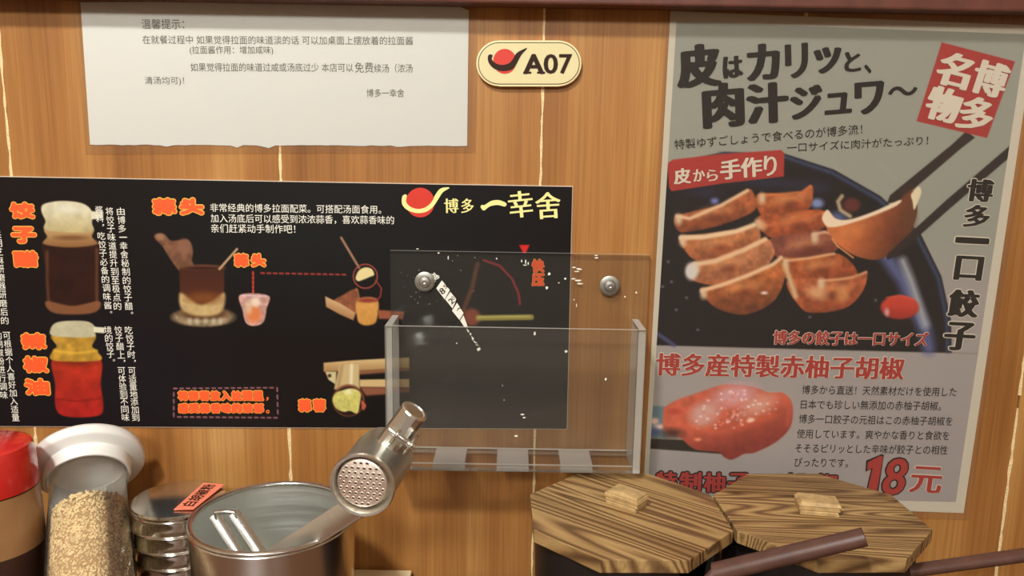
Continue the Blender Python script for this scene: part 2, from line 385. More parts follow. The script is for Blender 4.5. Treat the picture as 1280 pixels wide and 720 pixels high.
M['steel'] = steel('brushed_steel', (.70, .68, .63), .2, (1, 1, 60))
M['steel_in'] = steel('steel_tools', (.66, .65, .6), .22, (20, 20, 20), .05)
M['steel_ribbed'] = steel('ribbed_steel', (.66, .64, .58), .14, (1, 1, 20), .05)
M['press'] = steel('satin_press_steel', (.76, .76, .69), .34, (4, 4, 4), .015)
M['tool'] = steel('chrome_tool_steel', (.78, .77, .72), .26, (4, 4, 4), .015)
M['inner'] = steel('canister_inner_steel', (.95, .96, .9), .42, (1, 1, 60), .05)
M['sieve'] = steel('perforated_steel', (.92, .78, .66), .5, (30, 30, 30), .05)  # pinkish base colour holds the reflection of the warm wall
M['hole_shade_disc'] = mat('painted_hole_shade', (.05, .03, .02), .8)
M['screw'] = steel('screw_steel', (.42, .41, .36), .45, (30, 30, 30), .05)
M['white_plastic'] = mat('white_plastic', (.9, .89, .82), .35, coat=.2)
M['jar_clear'] = clear('clear_plastic', (.985, .975, .96), .045, (.85, .8, .74), .05, 1.0)
M['sesame'] = mat('sesame_seed', alb(214, 190, 140), .5, var=.25, bscale=150)
M['sesame_core'] = mat('sesame_shade', alb(166, 134, 88), .8, var=.4, bscale=700)
M['red_cap'] = mat('translucent_red_plastic', alb(186, 34, 28), .2, coat=.4, var=.15, bscale=25)
M['amber'] = mat('sauce_stained_plastic', alb(150, 110, 70), .3, coat=.3, var=.1, bscale=20)
M['sauce'] = mat('dark_sauce', alb(58, 36, 28), .3)
M['pot'] = mat('black_pot', (.012, .009, .008), .45)
M['handle'] = mat('brown_lacquer', alb(84, 56, 46), .42, bump=.2, bscale=80, var=.22)
M['label'] = mat('salmon_label', alb(240, 128, 100), .6)
M['cream_box'] = mat('cream_card', alb(206, 190, 150), .7, var=.1, bscale=60)
M['lidA'] = burnt_wood('burnt_grain_diagonal', math.radians(38), 1.1, .03, 88)
M['lidB'] = burnt_wood('burnt_grain_level', math.radians(4), 1.5, .31, 120)
M['knob'] = mat('pale_knob_wood', alb(176, 146, 98), .5, var=.3, bscale=170, bump=.3)

# ------------------------------------------------------------------ the setting
wall = thing('wall_back', (0, 0, 0), None, None); wall['kind'] = 'structure'
box('backing_board', -1.6, 1.6, .0102, .03, -.75, 1.6, M['backing'], wall)
joints = [-.386 + .1995 * k for k in range(-6, 12)]
joints = sorted(set([-.3862, -.1790, .0206, .2145, .4096] + [-.3862 - .2 * k for k in range(1, 6)] + [.4096 + .2 * k for k in range(1, 6)]))
joints = [-1.6] + joints + [1.6]
for a, b in zip(joints, joints[1:]):
    if b - a < .02: continue
    box('plank', a + .0007, b - .0007, 0, .010, -.75, 1.6, M['wall'], wall, .0004)
rj = random.Random(3)
for j in joints[1:-1]:
    bm = bmesh.new(); z = -.0; prev = None
    wbase = .0011 if abs(j) > .1 else .0009
    while z < .62:
        d = rj.uniform(.004, .012); wdt = wbase * rj.uniform(.45, 1.35); sh = rj.uniform(-.0003, .0003)
        cur = [bm.verts.new((j + sh - wdt, -.0002, z)), bm.verts.new((j + sh + wdt, -.0002, z)), bm.verts.new((j + sh + wdt, .008, z)), bm.verts.new((j + sh - wdt, .008, z))]
        if prev:
            for k in range(4): bm.faces.new([prev[k], prev[(k + 1) % 4], cur[(k + 1) % 4], cur[k]])
        prev = cur; z += d
        if rj.random() < .06: prev = None; z += .0008
    obj('joint_filler', bm, M['filler'], wall)
struct(box('floor', -1.6, 1.6, -3.2, .03, -.78, -.75, M['floor']))
struct(box('ceiling', -1.6, 1.6, -3.2, .03, 1.6, 1.63, M['plaster']))
struct(box('wall_left', -1.63, -1.6, -3.2, .03, -.75, 1.6, M['plaster']))
struct(box('wall_right', 1.6, 1.63, -3.2, .03, -.75, 1.6, M['plaster']))
struct(box('wall_front', -1.6, 1.6, -3.23, -3.2, -.75, 1.6, M['plaster']))
bmb = bmesh.new(); add_box(bmb, -1.598, 1.598, -.022, -.0003, .4812, .53); bevel(bmb, .0015)
struct(obj('trim_1', bmb, M['beam']))
ct = thing('counter', (0, -.35, 0), 'brown wooden counter that carries the jars and pots along the plank wall', 'counter')
box('worktop', -1.5, 1.5, -.60, -.001, -.03, 0, M['counter'], ct, .002)
box('front_panel', -1.48, 1.48, -.50, -.48, -.749, -.0305, M['counter'], ct)

# ------------------------------------------------------------------ laminated notice
nt = thing('laminated_notice', (-.18, 0, .42), 'white printed paper notice in clear film, torn along its lower edge', 'notice')
def sheet(name, pxs, y0, y1, m, parent):
    bm = bmesh.new(); prism(bm, wall_quad(pxs), y0, y1); return obj(name, bm, m, parent)
rt = random.Random(11)
edge = []
for k in range(60):
    t = k / 59; x = 584 - (584 - 113) * t; y = 182.5 - 1.5 * t + rt.uniform(-.5, .5)
    for cx, wd, am in ((334, 8, 5), (210, 5, 3), (296, 5, 3), (500, 9, 3), (205, 3, 2)):
        y += am * max(0, 1 - abs(x - cx) / wd)
    edge.append((x, y))
top = [(101, 3), (300, 2), (530, 7), (548, 4), (570, 5), (578, 10), (586, 13)]
sheet('paper_sheet', top + edge, -.0006, -.0003, M['paper'], nt)
sheet('film', [(95, -4), (598, 3), (594, 190), (107, 192)], -.0012, -.0009, M['film'], nt)
p = Print(-.00075)
p.text('温馨提示：', (178, 36.5), (231, 36.5), 12.5)
p.text('在就餐过程中 如果觉得拉面的味道淡的话 可以加桌面上摆放着的拉面酱', (179, 55), (516.5, 56.5), 10.8)
p.text('(拉面酱作用：增加咸味)', (238, 69), (342, 69), 11.5)
p.text('如果觉得拉面的味道过咸或汤底过少 本店可以', (239, 89.5), (442, 90), 10.8)
p.text('免费', (444, 91), (467, 91), 13)
p.text('续汤（浓汤', (468, 91), (516, 91), 11)
p.text('清汤均可)！', (182, 107), (231, 107), 11)
p.text('博多一幸舍', (458.5, 121.5), (505.5, 121.5), 10.2)
p.build('lettering', M['grey_ink'], nt, True)

# ------------------------------------------------------------------ oval table number plaque
sg = thing('number_plaque', W(661, 80), 'cream oval plaque reading A07 with a red ball logo', 'sign')
def capsule(cx, cy, rx, ry, n=14):
    pts = []
    for k in range(n + 1): a = -math.pi / 2 + math.pi * k / n; pts.append((cx + rx - ry + ry * math.cos(a), cy + ry * math.sin(a)))
    for k in range(n + 1): a = math.pi / 2 + math.pi * k / n; pts.append((cx - rx + ry + ry * math.cos(a), cy + ry * math.sin(a)))
    return pts
bm = bmesh.new(); prism(bm, wall_quad(capsule(661, 80, 65.5, 28.5)), -.0045, -.0002); bevel(bm, .0008); obj('plaque', bm, M['plaque_edge'], sg)
p = Print(-.0046); p.poly(capsule(661, 80, 63.2, 26.2)); p.build('outline', M['brown_ink'], sg)
p = Print(-.0047); p.poly(capsule(661, 80, 62.2, 25.2)); p.build('face', M['cream_plaque'], sg)
p = Print(-.0049); p.poly([(631 + 14.5 * math.cos(a / 12 * math.pi), 77.5 + 15.5 * math.sin(a / 12 * math.pi)) for a in range(24)]); p.build('emblem_ball', M['red_ink'], sg)
p = Print(-.0050)
sw = [(610, 72), (611, 79), (617, 86), (626, 89.5), (636, 89), (643, 85), (648, 76), (652, 69), (659, 61), (651, 64), (645, 68), (641, 75), (636, 80), (628, 82), (620, 80), (615, 75), (616, 70), (612, 69)]
p.poly([tuple(q) for q in catmull(sw, 3)]); p.text('A', (655, 92.5), (679, 92.5), 23.5, .03, 1); p.text('0', (680, 92.5), (696, 92.5), 23.5, .03, 1); p.text('7', (699, 92.5), (713.5, 92.5), 23.5, .03, 1)
for x0, x1 in ((654, 664), (671, 681)): p.poly([(x0, 90.3), (x1, 90.3), (x1, 92.7), (x0, 92.7)])
p.build('lettering', M['brown_ink'], sg)

# ------------------------------------------------------------------ black menu board
bd = thing('menu_board', (-.19, 0, .25), 'wide black glossy board with orange and white writing and condiment pictures', 'sign')
BC = [(-30, 219.5), (716, 232.5), (709, 536), (-30, 532.5)]
bm = bmesh.new(); prism(bm, wall_quad(BC), -.0011, -.0001); obj('panel', bm, M['board_edge'], bd)
nu, nv = 720, 300
BI = [(-30, 220.5), (715.2, 233.5), (708.3, 535.3), (-30, 531.8)]
x, z, X, Y = canvas_grid(BI, 0, nu, nv)
P = Paint(X, Y, (21, 14, 12))
P.ell(120, 470, 130, 90, (21, 18, 26), 60, .7); P.ell(400, 300, 190, 80, (23, 25, 23), 60, .8)  # faint bluish and grey-green gloss reflections painted into the black
P.poly([(512, 404), (712, 404), (712, 540), (512, 540)], (29, 24, 20), .5, smooth=False)
# vinegar bottle picture
P.poly([(57, 300), (122, 300), (124, 340), (124, 384), (112, 391), (76, 391), (62, 384), (60, 340)], (46, 22, 14), 1.5, noise=.2, nscale=14)
P.line([(60, 315), (60, 350), (62, 382)], 3, (120, 75, 44), 2, .7); P.line([(122, 312), (122, 380)], 3, (126, 80, 48), 2, .7)
P.poly([(60, 376), (92, 382), (124, 376), (125, 386), (110, 392), (75, 392), (61, 386)], (142, 92, 58), 1.8, .85)
P.poly([(60, 285), (114, 285), (116, 296), (122, 305), (90, 309), (56, 305), (60, 296)], (186, 150, 100), 1.5, grad=((140, 96, 56), (80, 288), (80, 308)))
P.ell(90, 297, 20, 3, (110, 70, 40), 1.5, .7)
P.poly([(53, 264), (56, 255), (78, 251), (104, 254), (116, 264), (116, 278), (114, 290), (60, 288), (58, 276)], (214, 206, 172), 1.3, noise=.08, nscale=9, grad=((190, 172, 120), (85, 262), (85, 290)))
P.poly([(115, 264), (130, 264), (130, 273), (115, 274)], (226, 220, 190), 1, smooth=False); P.ell(86, 261, 14, 5, (232, 228, 204), 3, .7)
# chilli oil bottle picture
P.poly([(69, 446), (124, 446), (127, 480), (130, 512), (118, 520), (84, 520), (71, 510), (70, 480)], (176, 50, 26), 1.5, grad=((168, 34, 30), (100, 450), (100, 520)), noise=.15, nscale=12)
P.ell(97, 452, 24, 5, (120, 38, 18), 3, .8); P.line([(72, 498), (100, 501), (129, 497)], 2, (120, 26, 20), 1.5, .7)
P.poly([(67, 418), (118, 418), (116, 432), (122, 438), (125, 450), (68, 450), (67, 438), (72, 432)], (186, 142, 50), 1.3, noise=.2, nscale=8)
P.line([(70, 438), (95, 441), (122, 438)], 3, (226, 180, 60), 1.5, .8)
P.poly([(64, 412), (74, 402), (108, 401), (120, 408), (120, 415), (116, 421), (70, 420)], (192, 186, 150), 1.2, noise=.08, nscale=9); P.poly([(118, 408), (132, 409), (131, 416), (118, 415)], (222, 220, 190), .8, smooth=False)
# spice mortar picture
P.ell(255, 396, 39, 12, (146, 124, 92), 1.6, noise=.3, nscale=7); P.ell(256, 391, 30, 8, (92, 60, 36), 2)
for xx in (238, 247, 258, 268, 276): P.ell(xx, 401, 3, 3.5, (196, 186, 158), 2, .8)
P.poly([(194, 297), (198, 292), (206, 292), (214, 300), (226, 300), (236, 300), (242, 312), (241, 326), (246, 338), (228, 340), (214, 324), (204, 308)], (122, 82, 60), 1.4, noise=.22, nscale=7)
P.ell(231, 308, 9, 10, (140, 96, 74), 2, .8); P.ell(201, 296, 6, 4, (156, 116, 86), 1.5, .9, rot=20)
P.poly([(225, 334), (281, 334), (281, 380), (276, 392), (232, 392), (226, 380)], (70, 36, 24), 1.3, smooth=False, grad=((84, 44, 26), (250, 340), (250, 370)))
P.poly([(226, 366), (240, 374), (252, 380), (268, 374), (281, 366), (281, 382), (274, 392), (255, 395), (234, 391), (226, 382)], (196, 166, 112), 3, noise=.1, nscale=8); P.ell(256, 372, 20, 7, (128, 74, 34), 4, .8)
P.ell(254, 334, 27, 3.5, (110, 68, 44), 1.2); P.ell(254, 335, 22, 2.4, (60, 30, 20), 1)
P.line([(275, 336), (297, 311)], 2.6, (196, 158, 120), .7)
P.poly([(301, 368), (336, 369), (334, 385), (330, 402), (318, 407), (308, 403), (304, 388)], (196, 150, 136), 1.2, noise=.2, nscale=5)
P.ell(318, 392, 9, 11, (222, 122, 66), 3, .9); P.ell(320, 377, 6, 6, (238, 214, 190), 2.5, .9); P.ell(312, 384, 4, 8, (220, 196, 160), 2, .7); P.line([(303, 369), (334, 370)], 1.4, (220, 190, 200), .6)
P.dashes((317, 340), (317, 368), 5, 2.4, (206, 66, 50)); P.dashes((327, 341), (436, 343), 14, 2, (168, 60, 54))
# picture of garlic going into the press
P.line([(427, 297), (449, 334)], 3, (158, 116, 92), .8)
P.line([(446, 362), (448, 372), (448, 388)], 4, (170, 110, 70), 1.2); P.poly([(418, 376), (428, 369), (446, 362), (448, 390), (430, 386)], (138, 82, 54), 1.6, noise=.2, nscale=6)
P.poly([(407, 370), (428, 380), (445, 391), (442, 400), (424, 392), (408, 383)], (206, 168, 120), 1.2, smooth=False, grad=((160, 110, 68), (420, 376), (414, 392)))
P.poly([(447, 374), (472, 374), (471, 400), (462, 406), (452, 405), (447, 398)], (206, 148, 76), 1.6, grad=((196, 140, 66), (450, 380), (450, 404)), noise=.1); P.ell(460, 375, 12, 3, (140, 60, 44), 1.2)
P.poly([(472, 387), (506, 389), (504, 399), (474, 398)], (150, 84, 56), 1.5, smooth=False)
P.line([(457 + 15 * math.cos(a / 10 * math.pi), 345 + 15 * math.sin(a / 10 * math.pi)) for a in range(21)], 1.6, (158, 72, 60), .6)
P.poly([(445, 347), (449, 338), (457, 334), (465, 336), (468, 343), (462, 346), (455, 349), (448, 351)], (230, 212, 150), .9)
P.line([(470, 350), (477, 360), (476, 370), (470, 376)], 1.6, (150, 56, 46), .7)
P.line([(597, 330), (590, 360), (576, 396)], 6, (112, 66, 42), 2, .9); P.line([(605, 325), (625, 332), (640, 348), (648, 366), (650, 380)], 3, (156, 40, 40), .9)
P.ell(590, 396, 11, 11, (168, 84, 58), 3, .9); P.line([(598, 397), (664, 396)], 7, (176, 160, 74), 1.2); P.line([(598, 396), (662, 395)], 2, (216, 206, 120), 1)
P.poly([(649, 306), (662, 306), (657, 316), (654, 316)], (206, 40, 36), .7, smooth=False)
# lower garlic press picture
bar = (208, 178, 122)
P.poly([(450, 474), (512, 473), (512, 484), (450, 483)], bar, 1, smooth=False); P.poly([(450, 483), (512, 484), (512, 490), (458, 494)], (140, 86, 60), 2, smooth=False)
P.poly([(446, 462), (512, 458), (512, 463), (446, 468)], (140, 92, 60), 2, smooth=False)
P.poly([(405, 453), (440, 450), (512, 446), (512, 459), (440, 463), (405, 464)], bar, 1, smooth=False, grad=((162, 118, 74), (450, 450), (450, 466)))
P.poly([(407, 464), (421, 464), (420, 480), (411, 474)], (206, 190, 140), 1.2, smooth=False); P.ell(412.5, 469, 2.2, 2.2, (60, 40, 26), .8)
P.poly([(425, 455), (449, 455), (450, 486), (418, 486)], (202, 176, 124), 1.4, smooth=False); P.line([(440, 456), (439, 484)], 4, (236, 224, 186), 1.5, .8); P.line([(428, 457), (423, 484)], 3, (150, 110, 70), 2, .6)
P.ell(436, 500, 20, 20, (128, 70, 48), 1.2); P.ell(436, 501, 18, 18, (38, 22, 16), 1)
P.poly([(416, 500), (420, 491), (430, 487), (442, 485), (451, 491), (450, 504), (447, 516), (438, 513), (430, 514), (421, 510)], (206, 196, 106), 1, noise=.14, nscale=4); P.ell(436, 489, 5, 3, (240, 236, 190), 2, .8); P.poly([(452, 500), (458, 506), (454, 512)], (190, 90, 70), 1)
for a, b, n in (((218, 485), (346, 484), 16), ((347, 484), (348, 521), 4), ((347, 521.5), (219, 520.5), 16), ((218, 520), (218, 486), 4)): P.dashes(a, b, n, 1.6, (170, 110, 116))
canvas_build('printed_face', P, x, z, -.0013, nu, nv, M['board_ink'], bd, .78)
ol, fl, wt, rd, gd = Print(-.0014), Print(-.0016), Print(-.0016), Print(-.0014), Print(-.0016)
def blob(ch, c, w_, h_, yl=True, o1=.15, o2=.08, rot=0):
    (ol if yl else rd).char(ch, c, w_, h_, rot, o1); fl.char(ch, c, w_, h_, rot, o2)
for ch, c in (('饺', (30, 263)), ('子', (32, 293.5)), ('醋', (34.5, 323.5)), ('辣', (44.5, 426)), ('椒', (47, 455)), ('油', (48.5, 483))): blob(ch, c, 28, 17.5, True, .15, .09)
blob('蒜', (207, 258), 27, 18); blob('头', (241, 258), 27, 18)
blob('蒜', (303, 325), 16, 14.5); blob('头', (324, 325), 16, 14.5)
blob('蒜', (382, 506), 14, 14, True, .15, .09); blob('蓉', (400, 506), 14, 14, True, .15, .09)
blob('快', (672.5, 332), 14, 15, True, .1, .08); blob('压', (672.5, 349.5), 14, 14, True, .1, .08)
for k, ch in enumerate('将蒜蓉放入拉面里'): blob(ch, (230 + k * 13.4, 494), 11, 10.5, True, .16, .11)
for k, ch in enumerate('感受蒜香味的浓郁'): blob(ch, (230.5 + k * 13.4, 509.5), 11, 10.5, True, .16, .11)
blob('，', (335, 498), 3, 4, True, .08, .04); blob('。', (335.5, 514), 4, 4, True, .08, .04)
ol.build('lettering_outline', M['yellow_ink'], bd, True); fl.build('lettering', M['orange_ink'], bd, True)
wt.text('非常经典的博多拉面配菜。可搭配汤面食用。', (264, 264.5), (477, 267), 10.5)
wt.text('加入汤底后可以感受到浓浓蒜香，喜欢蒜香味的', (264.5, 278), (493, 280.5), 10.8)
wt.text('亲们赶紧动手制作吧！', (265, 290.5), (370, 291.5), 10.8)
wt.column('由博多一幸舍秘制的饺子醋。', (152.5, 264), (163.5, 393), 9.6)
wt.column('将饺子味道提升到至极点的', (138.5, 264), (148.5, 382), 9.6)
wt.column('酱料，吃饺子必备的调味酱。', (125.5, 262), (137.5, 392), 9.4)
wt.column('吃饺子时，', (162.5, 412), (167, 453), 9.4); wt.column('可适量地添加到', (166.5, 463), (171, 521), 9.2)
wt.column('饺子醋上，', (149.5, 412), (154, 453), 9.4); wt.column('可体验到不同味', (153.5, 463), (158.5, 521), 9.2)
wt.column('境的饺子。', (136.5, 412), (141, 452), 9.4)
wt.column('采用芝麻研磨器研磨后的', (-1, 293), (8, 400), 9.4)
wt.column('可根据个人喜好加入适量', (10.5, 419), (21.5, 521), 9.2); wt.column('的胡椒粉进行调味', (-.5, 419), (7, 493), 9.2)
wt.build('lettering', M['white_ink'], bd, True)
gd.text('博', (556, 266), (573, 266), 18, -.005, 1); gd.text('多', (577, 266), (592, 266), 18, -.005, 1)
gd.poly([tuple(q) for q in catmull([(601, 259), (605, 263), (612, 258), (622, 256), (631, 258), (633, 254), (624, 250), (614, 251), (606, 256), (602, 256)], 3)])
gd.text('幸', (638, 273), (667, 270), 33, -.01, 1); gd.text('舍', (671, 274), (701, 272), 33, -.01, 1)
gd.poly([tuple(q) for q in catmull([(503, 246), (503, 255), (509, 262), (520, 266), (532, 265), (541, 259), (548, 249), (554, 240), (562, 235), (558, 234), (550, 236), (544, 244), (540, 252), (532, 259), (522, 261), (513, 258), (508, 252), (509, 244), (506, 243)], 3)])
g_ = gd.build('logo_lettering', M['gold_ink'], bd)
p = Print(-.0014); p.poly([(525.5 + 18 * math.cos(a / 14 * math.pi), 253 + 18.5 * math.sin(a / 14 * math.pi)) for a in range(28)]); p.build('logo_ball', M['red_ink'], bd)

# ------------------------------------------------------------------ dumpling poster
po = thing('food_poster', (.25, 0, .28), 'tall grey Japanese dumpling poster with a white border, price 18', 'poster')
PC = [(838, 14), (1295, 32), (1204, 641), (803, 627)]
sheet('border_sheet', PC, -.0006, -.0002, M['border'], po)
sheet('film', [(832, 7), (1302, 26), (1209, 648), (796, 634)], -.0019, -.0017, M['film'], po)
PI_ = [(845.5, 27), (1282, 43), (1194, 627), (809, 617)]
nu, nv = 400, 600
x, z, X, Y = canvas_grid(PI_, 0, nu, nv)
P = Paint(X, Y, (146, 148, 138))
P.poly([(800, 330), (1300, 330), (1300, 680), (780, 680)], (156, 149, 148), 60, smooth=False)
for q in ((1010, 100, 1030, 90), (1040, 200, 1060, 240), (1100, 205, 1120, 225), (1150, 100, 1160, 140), (900, 140, 930, 120)): P.line([q[:2], q[2:]], 3, (160, 158, 144), 3, .4)
P.poly([(810, 222), (840, 203), (905, 190), (980, 192), (1042, 212), (1100, 245), (1150, 292), (1176, 345), (1188, 400), (1189, 441), (812, 431)], (19, 13, 16), 1.2, smooth=False)
P.poly([(1186, 440), (1250, 442), (1250, 443), (812, 433)], (120, 112, 100), .6, .5, smooth=False)
rim = [(900, 193), (980, 196), (1040, 216), (1098, 249), (1146, 296), (1172, 347), (1183, 400), (1184, 438)]
P.line(rim, 5, (52, 66, 100), 2.5, .9); P.line([(812, 410), (826, 420), (842, 431)], 5, (74, 78, 120), 2, .9)
P.line([(900, 222), (960, 228), (1030, 235)], 12, (44, 44, 72), 7, .7); P.ell(893, 251, 5, 4, (110, 116, 180), 2.5); P.ell(880, 240, 18, 6, (40, 40, 74), 5, .7)
P.ell(1021, 254, 8, 6, (120, 136, 180), 3); P.ell(1045, 272, 12, 7, (96, 116, 170), 5, .8)
P.line([(1108, 322), (1128, 350), (1142, 384), (1156, 412), (1160, 434)], 17, (88, 96, 146), 6, .9); P.line([(1128, 326), (1138, 350), (1148, 380), (1156, 405)], 10, (160, 164, 172), 5, .95)
for xx, yy in ((828, 358), (839, 352), (845, 387), (858, 372), (872, 412), (1094, 375), (835, 327), (1012, 396)): P.ell(xx, yy, 2, 1.8, (110, 104, 120), 1.2, .8)
def gyoza(pts, top, col=(188, 98, 52), dark=(112, 48, 26), crust=(222, 186, 150), seed=1, wd=4.5):
    ds = lambda q: tuple(np.array(q) * .78 + np.array([.2, .16, .13]) * sum(q) / 3 * .62); col, dark = ds(col), ds(dark)
    pa = np.array(pts, float); c = pa.mean(0); h = np.ptp(pa[:, 1])
    P.poly(pts, col, 1.6, noise=.24, nscale=8, seed=seed, grad=(dark, (c[0], c[1] - h * .1), (c[0] + 6, c[1] + h * .62)))
    P.ell(c[0] - 8, c[1] - 2, 12, 5, (208, 148, 96), 5, .6, rot=-15); P.ell(c[0] + 14, c[1] - 4, 8, 4, (200, 138, 92), 4, .5, rot=-15)
    P.ell(c[0] + 2, c[1] + 6, 7, 4, (108, 46, 28), 4, .7)
    P.line(top, wd, crust, 1.6, .95)
    P.ell(top[0][0] + 2, top[0][1] + 4, 4.5, 7, (214, 190, 160), 2.5, .85)
gyoza([(842, 276), (850, 268), (900, 256), (932, 238), (941, 240), (944, 262), (905, 280), (860, 290), (847, 288)], [(846, 270), (862, 273), (900, 257), (934, 238)], seed=1)
gyoza([(946, 243), (985, 243), (1002, 240), (1013, 231), (1016, 240), (1010, 262), (980, 275), (952, 270)], [(950, 244), (985, 242), (1002, 240), (1012, 233)], (198, 100, 48), (150, 62, 30), (206, 120, 66), 2, 3)
gyoza([(948, 270), (985, 266), (1012, 262), (1030, 264), (1032, 282), (1002, 298), (960, 296)], [(945, 276), (958, 282), (990, 276), (1028, 266)], (196, 92, 44), (150, 66, 36), (190, 100, 56), 3, 3)
gyoza([(849, 296), (872, 293), (920, 287), (944, 282), (950, 300), (930, 316), (900, 324), (872, 326), (858, 316)], [(851, 297), (880, 296), (920, 289), (942, 281)], (204, 122, 70), (150, 70, 40), (228, 200, 164), 4, 6)
gyoza([(960, 300), (1010, 290), (1042, 290), (1048, 310), (1015, 324), (975, 324)], [(1016, 293), (1030, 290), (1044, 292)], (150, 78, 62), (120, 52, 40), (206, 160, 130), 5, 4)
gyoza([(858, 336), (866, 328), (892, 327), (930, 312), (956, 298), (966, 308), (966, 322), (946, 342), (904, 356), (876, 354), (860, 346)], [(868, 330), (894, 326), (930, 312), (956, 299)], (206, 130, 84), (160, 84, 50), (224, 188, 150), 6, 6)
P.ell(864, 339, 8, 11, (206, 200, 196), 2.5)
gyoza([(977, 324), (1010, 322), (1042, 316), (1062, 326), (1070, 345), (1030, 350), (985, 350)], [(979, 326), (1008, 323), (1042, 317)], (190, 92, 44), (150, 66, 34), (222, 176, 130), 7, 3)
gyoza([(875, 362), (886, 358), (930, 345), (966, 330), (977, 322), (980, 350), (965, 378), (932, 393), (902, 388), (884, 376)], [(877, 363), (902, 356), (935, 344), (966, 330), (976, 322)], (200, 108, 52), (90, 40, 22), (226, 190, 152), 8, 5)
gyoza([(984, 350), (1040, 348), (1068, 346), (1083, 339), (1079, 362), (1058, 384), (1020, 391), (1000, 384)], [(1024, 351), (1050, 349), (1066, 346), (1082, 340)], (192, 98, 56), (160, 70, 36), (214, 160, 118), 9, 3)
P.line([(980, 330), (986, 346), (994, 370)], 6, (204, 180, 140), 2.5, .9); P.ell(1020, 366, 12, 7, (214, 168, 124), 4, .8, rot=20); P.ell(1052, 368, 8, 9, (210, 150, 90), 4, .7)
P.ell(955, 366, 4, 2, (220, 200, 196), 1.2); P.ell(952, 282, 6, 6, (216, 170, 130), 3, .7)
P.line([(1052, 245), (1047, 252), (1050, 262), (1062, 270)], 5, (190, 170, 138), 1.8, .9); P.ell(1064, 256, 11, 9, (92, 40, 34), 3)
P.poly([(1207, 164), (1218, 172), (1200, 186), (1122, 253), (1108, 254), (1112, 244), (1190, 180)], (44, 32, 28), 1, smooth=False)
P.poly([(1028, 272), (1034, 263), (1050, 276), (1082, 270), (1118, 254), (1140, 238), (1146, 262), (1140, 284), (1126, 308), (1098, 324), (1070, 320), (1048, 306), (1034, 288)], (184, 100, 54), 1.3, noise=.12, nscale=9, grad=((88, 42, 24), (1070, 280), (1128, 304)))
P.ell(1062, 288, 20, 9, (206, 128, 72), 8, .7, rot=-20); P.ell(1135, 270, 8, 26, (100, 60, 38), 6, .8)
P.poly([(1027, 272), (1034, 262), (1044, 273), (1062, 274), (1092, 264), (1124, 250), (1120, 257), (1090, 270), (1056, 281), (1040, 284), (1032, 282)], (228, 208, 182), 1.4)
P.poly([(1138, 244), (1142, 238), (1148, 233), (1151, 240), (1147, 252), (1142, 262), (1140, 252)], (216, 204, 172), 1.2); P.line([(1040, 298), (1046, 307), (1066, 322)], 2, (214, 150, 90), 1)
P.poly([(1264, 180), (1262, 196), (1185, 262), (1120, 320), (1108, 325), (1108, 318), (1180, 252)], (40, 30, 28), 1, smooth=False)
P.ell(1124, 384, 24, 15, (190, 62, 44), 1.6, grad=((150, 40, 30), (1124, 380), (1124, 398))); P.ell(1108, 390, 3, 5, (206, 160, 170), 1.8, .9); P.line([(1108, 372), (1124, 369), (1142, 374)], 2, (214, 90, 60), 1.2, .8)
# red paste picture
P.poly([(809, 506), (832, 508), (834, 548), (809, 547)], (96, 122, 130), 2, smooth=False); P.ell(818, 526, 5, 4, (214, 180, 176), 2); P.ell(824, 533, 6, 3, (220, 190, 180), 2); P.ell(817, 540, 7, 5, (70, 84, 124), 3)
P.poly([(808, 546), (850, 549), (890, 554), (902, 567), (850, 563), (807, 560)], (44, 38, 30), 1, smooth=False); P.line([(810, 547), (850, 549)], 1.2, (150, 150, 130), .6, .8)
P.poly([(829, 512), (832, 508), (845, 500), (874, 490), (901, 481), (924, 481), (944, 484), (960, 490), (979, 491), (990, 505), (988, 532), (971, 551), (944, 565), (930, 567), (915, 574), (905, 571), (897, 565), (868, 561), (849, 546), (830, 538)], (194, 94, 70), 1.3, noise=.10, nscale=8, grad=((132, 52, 42), (900, 520), (912, 562)))
P.ell(842, 514, 9, 4, (176, 66, 48), 2, .8); P.ell(840, 541, 12, 6, (70, 40, 34), 4, .9); P.line([(850, 530), (900, 540), (960, 520)], 8, (214, 100, 64), 5, .5)
P.ell(918, 494, 26, 13, (206, 160, 168), 7, .9, rot=-10); P.ell(880, 517, 18, 14, (202, 166, 160), 6, .85, rot=-25); P.ell(948, 506, 20, 10, (206, 160, 146), 6, .85, rot=-25)
rn = random.Random(5)
for k in range(130):
    a, b = rn.choice([(918, 498), (880, 518), (948, 506), (915, 520)]); xx, yy = a + rn.gauss(0, 13), b + rn.gauss(0, 7)
    if 868 < xx < 975 and 485 < yy < 540: P.ell(xx, yy, 1.6, 1.3, rn.choice([(232, 212, 208), (196, 150, 156), (220, 130, 104)]), 1, .8)
P.ell(938, 525, 5, 2.5, (240, 196, 176), 1.2, rot=-15); P.ell(872, 549, 4, 2, (232, 150, 110), 1.4); P.line([(978, 498), (986, 510), (984, 530)], 4, (190, 90, 70), 2.5, .6)
P.poly([(834, 204), (841, 199.5), (900, 192.5), (976, 187.5), (980, 192), (979.5, 220.5), (905, 229), (839, 239), (836, 234)], (162, 50, 44), .8, smooth=False)
P.poly([(1176.5, 53), (1268, 77), (1233, 172.5), (1145, 151.6)], (160, 52, 48), .7, smooth=False)
canvas_build('printed_face', P, x, z, -.0008, nu, nv, M['poster_ink'], po)
bk, wh, ro, re_ = Print(-.0013), Print(-.00095), Print(-.0010), Print(-.0013)
def gl(pr, ch, x0, x1, y0, y1, off=.02, sm=2): pr.text(ch, (x0 + 1, y1), (x1 - 1, y1 - (x1 - x0) * .10 + (x1 - x0) * .02), (y1 - y0) * .97, off, sm)
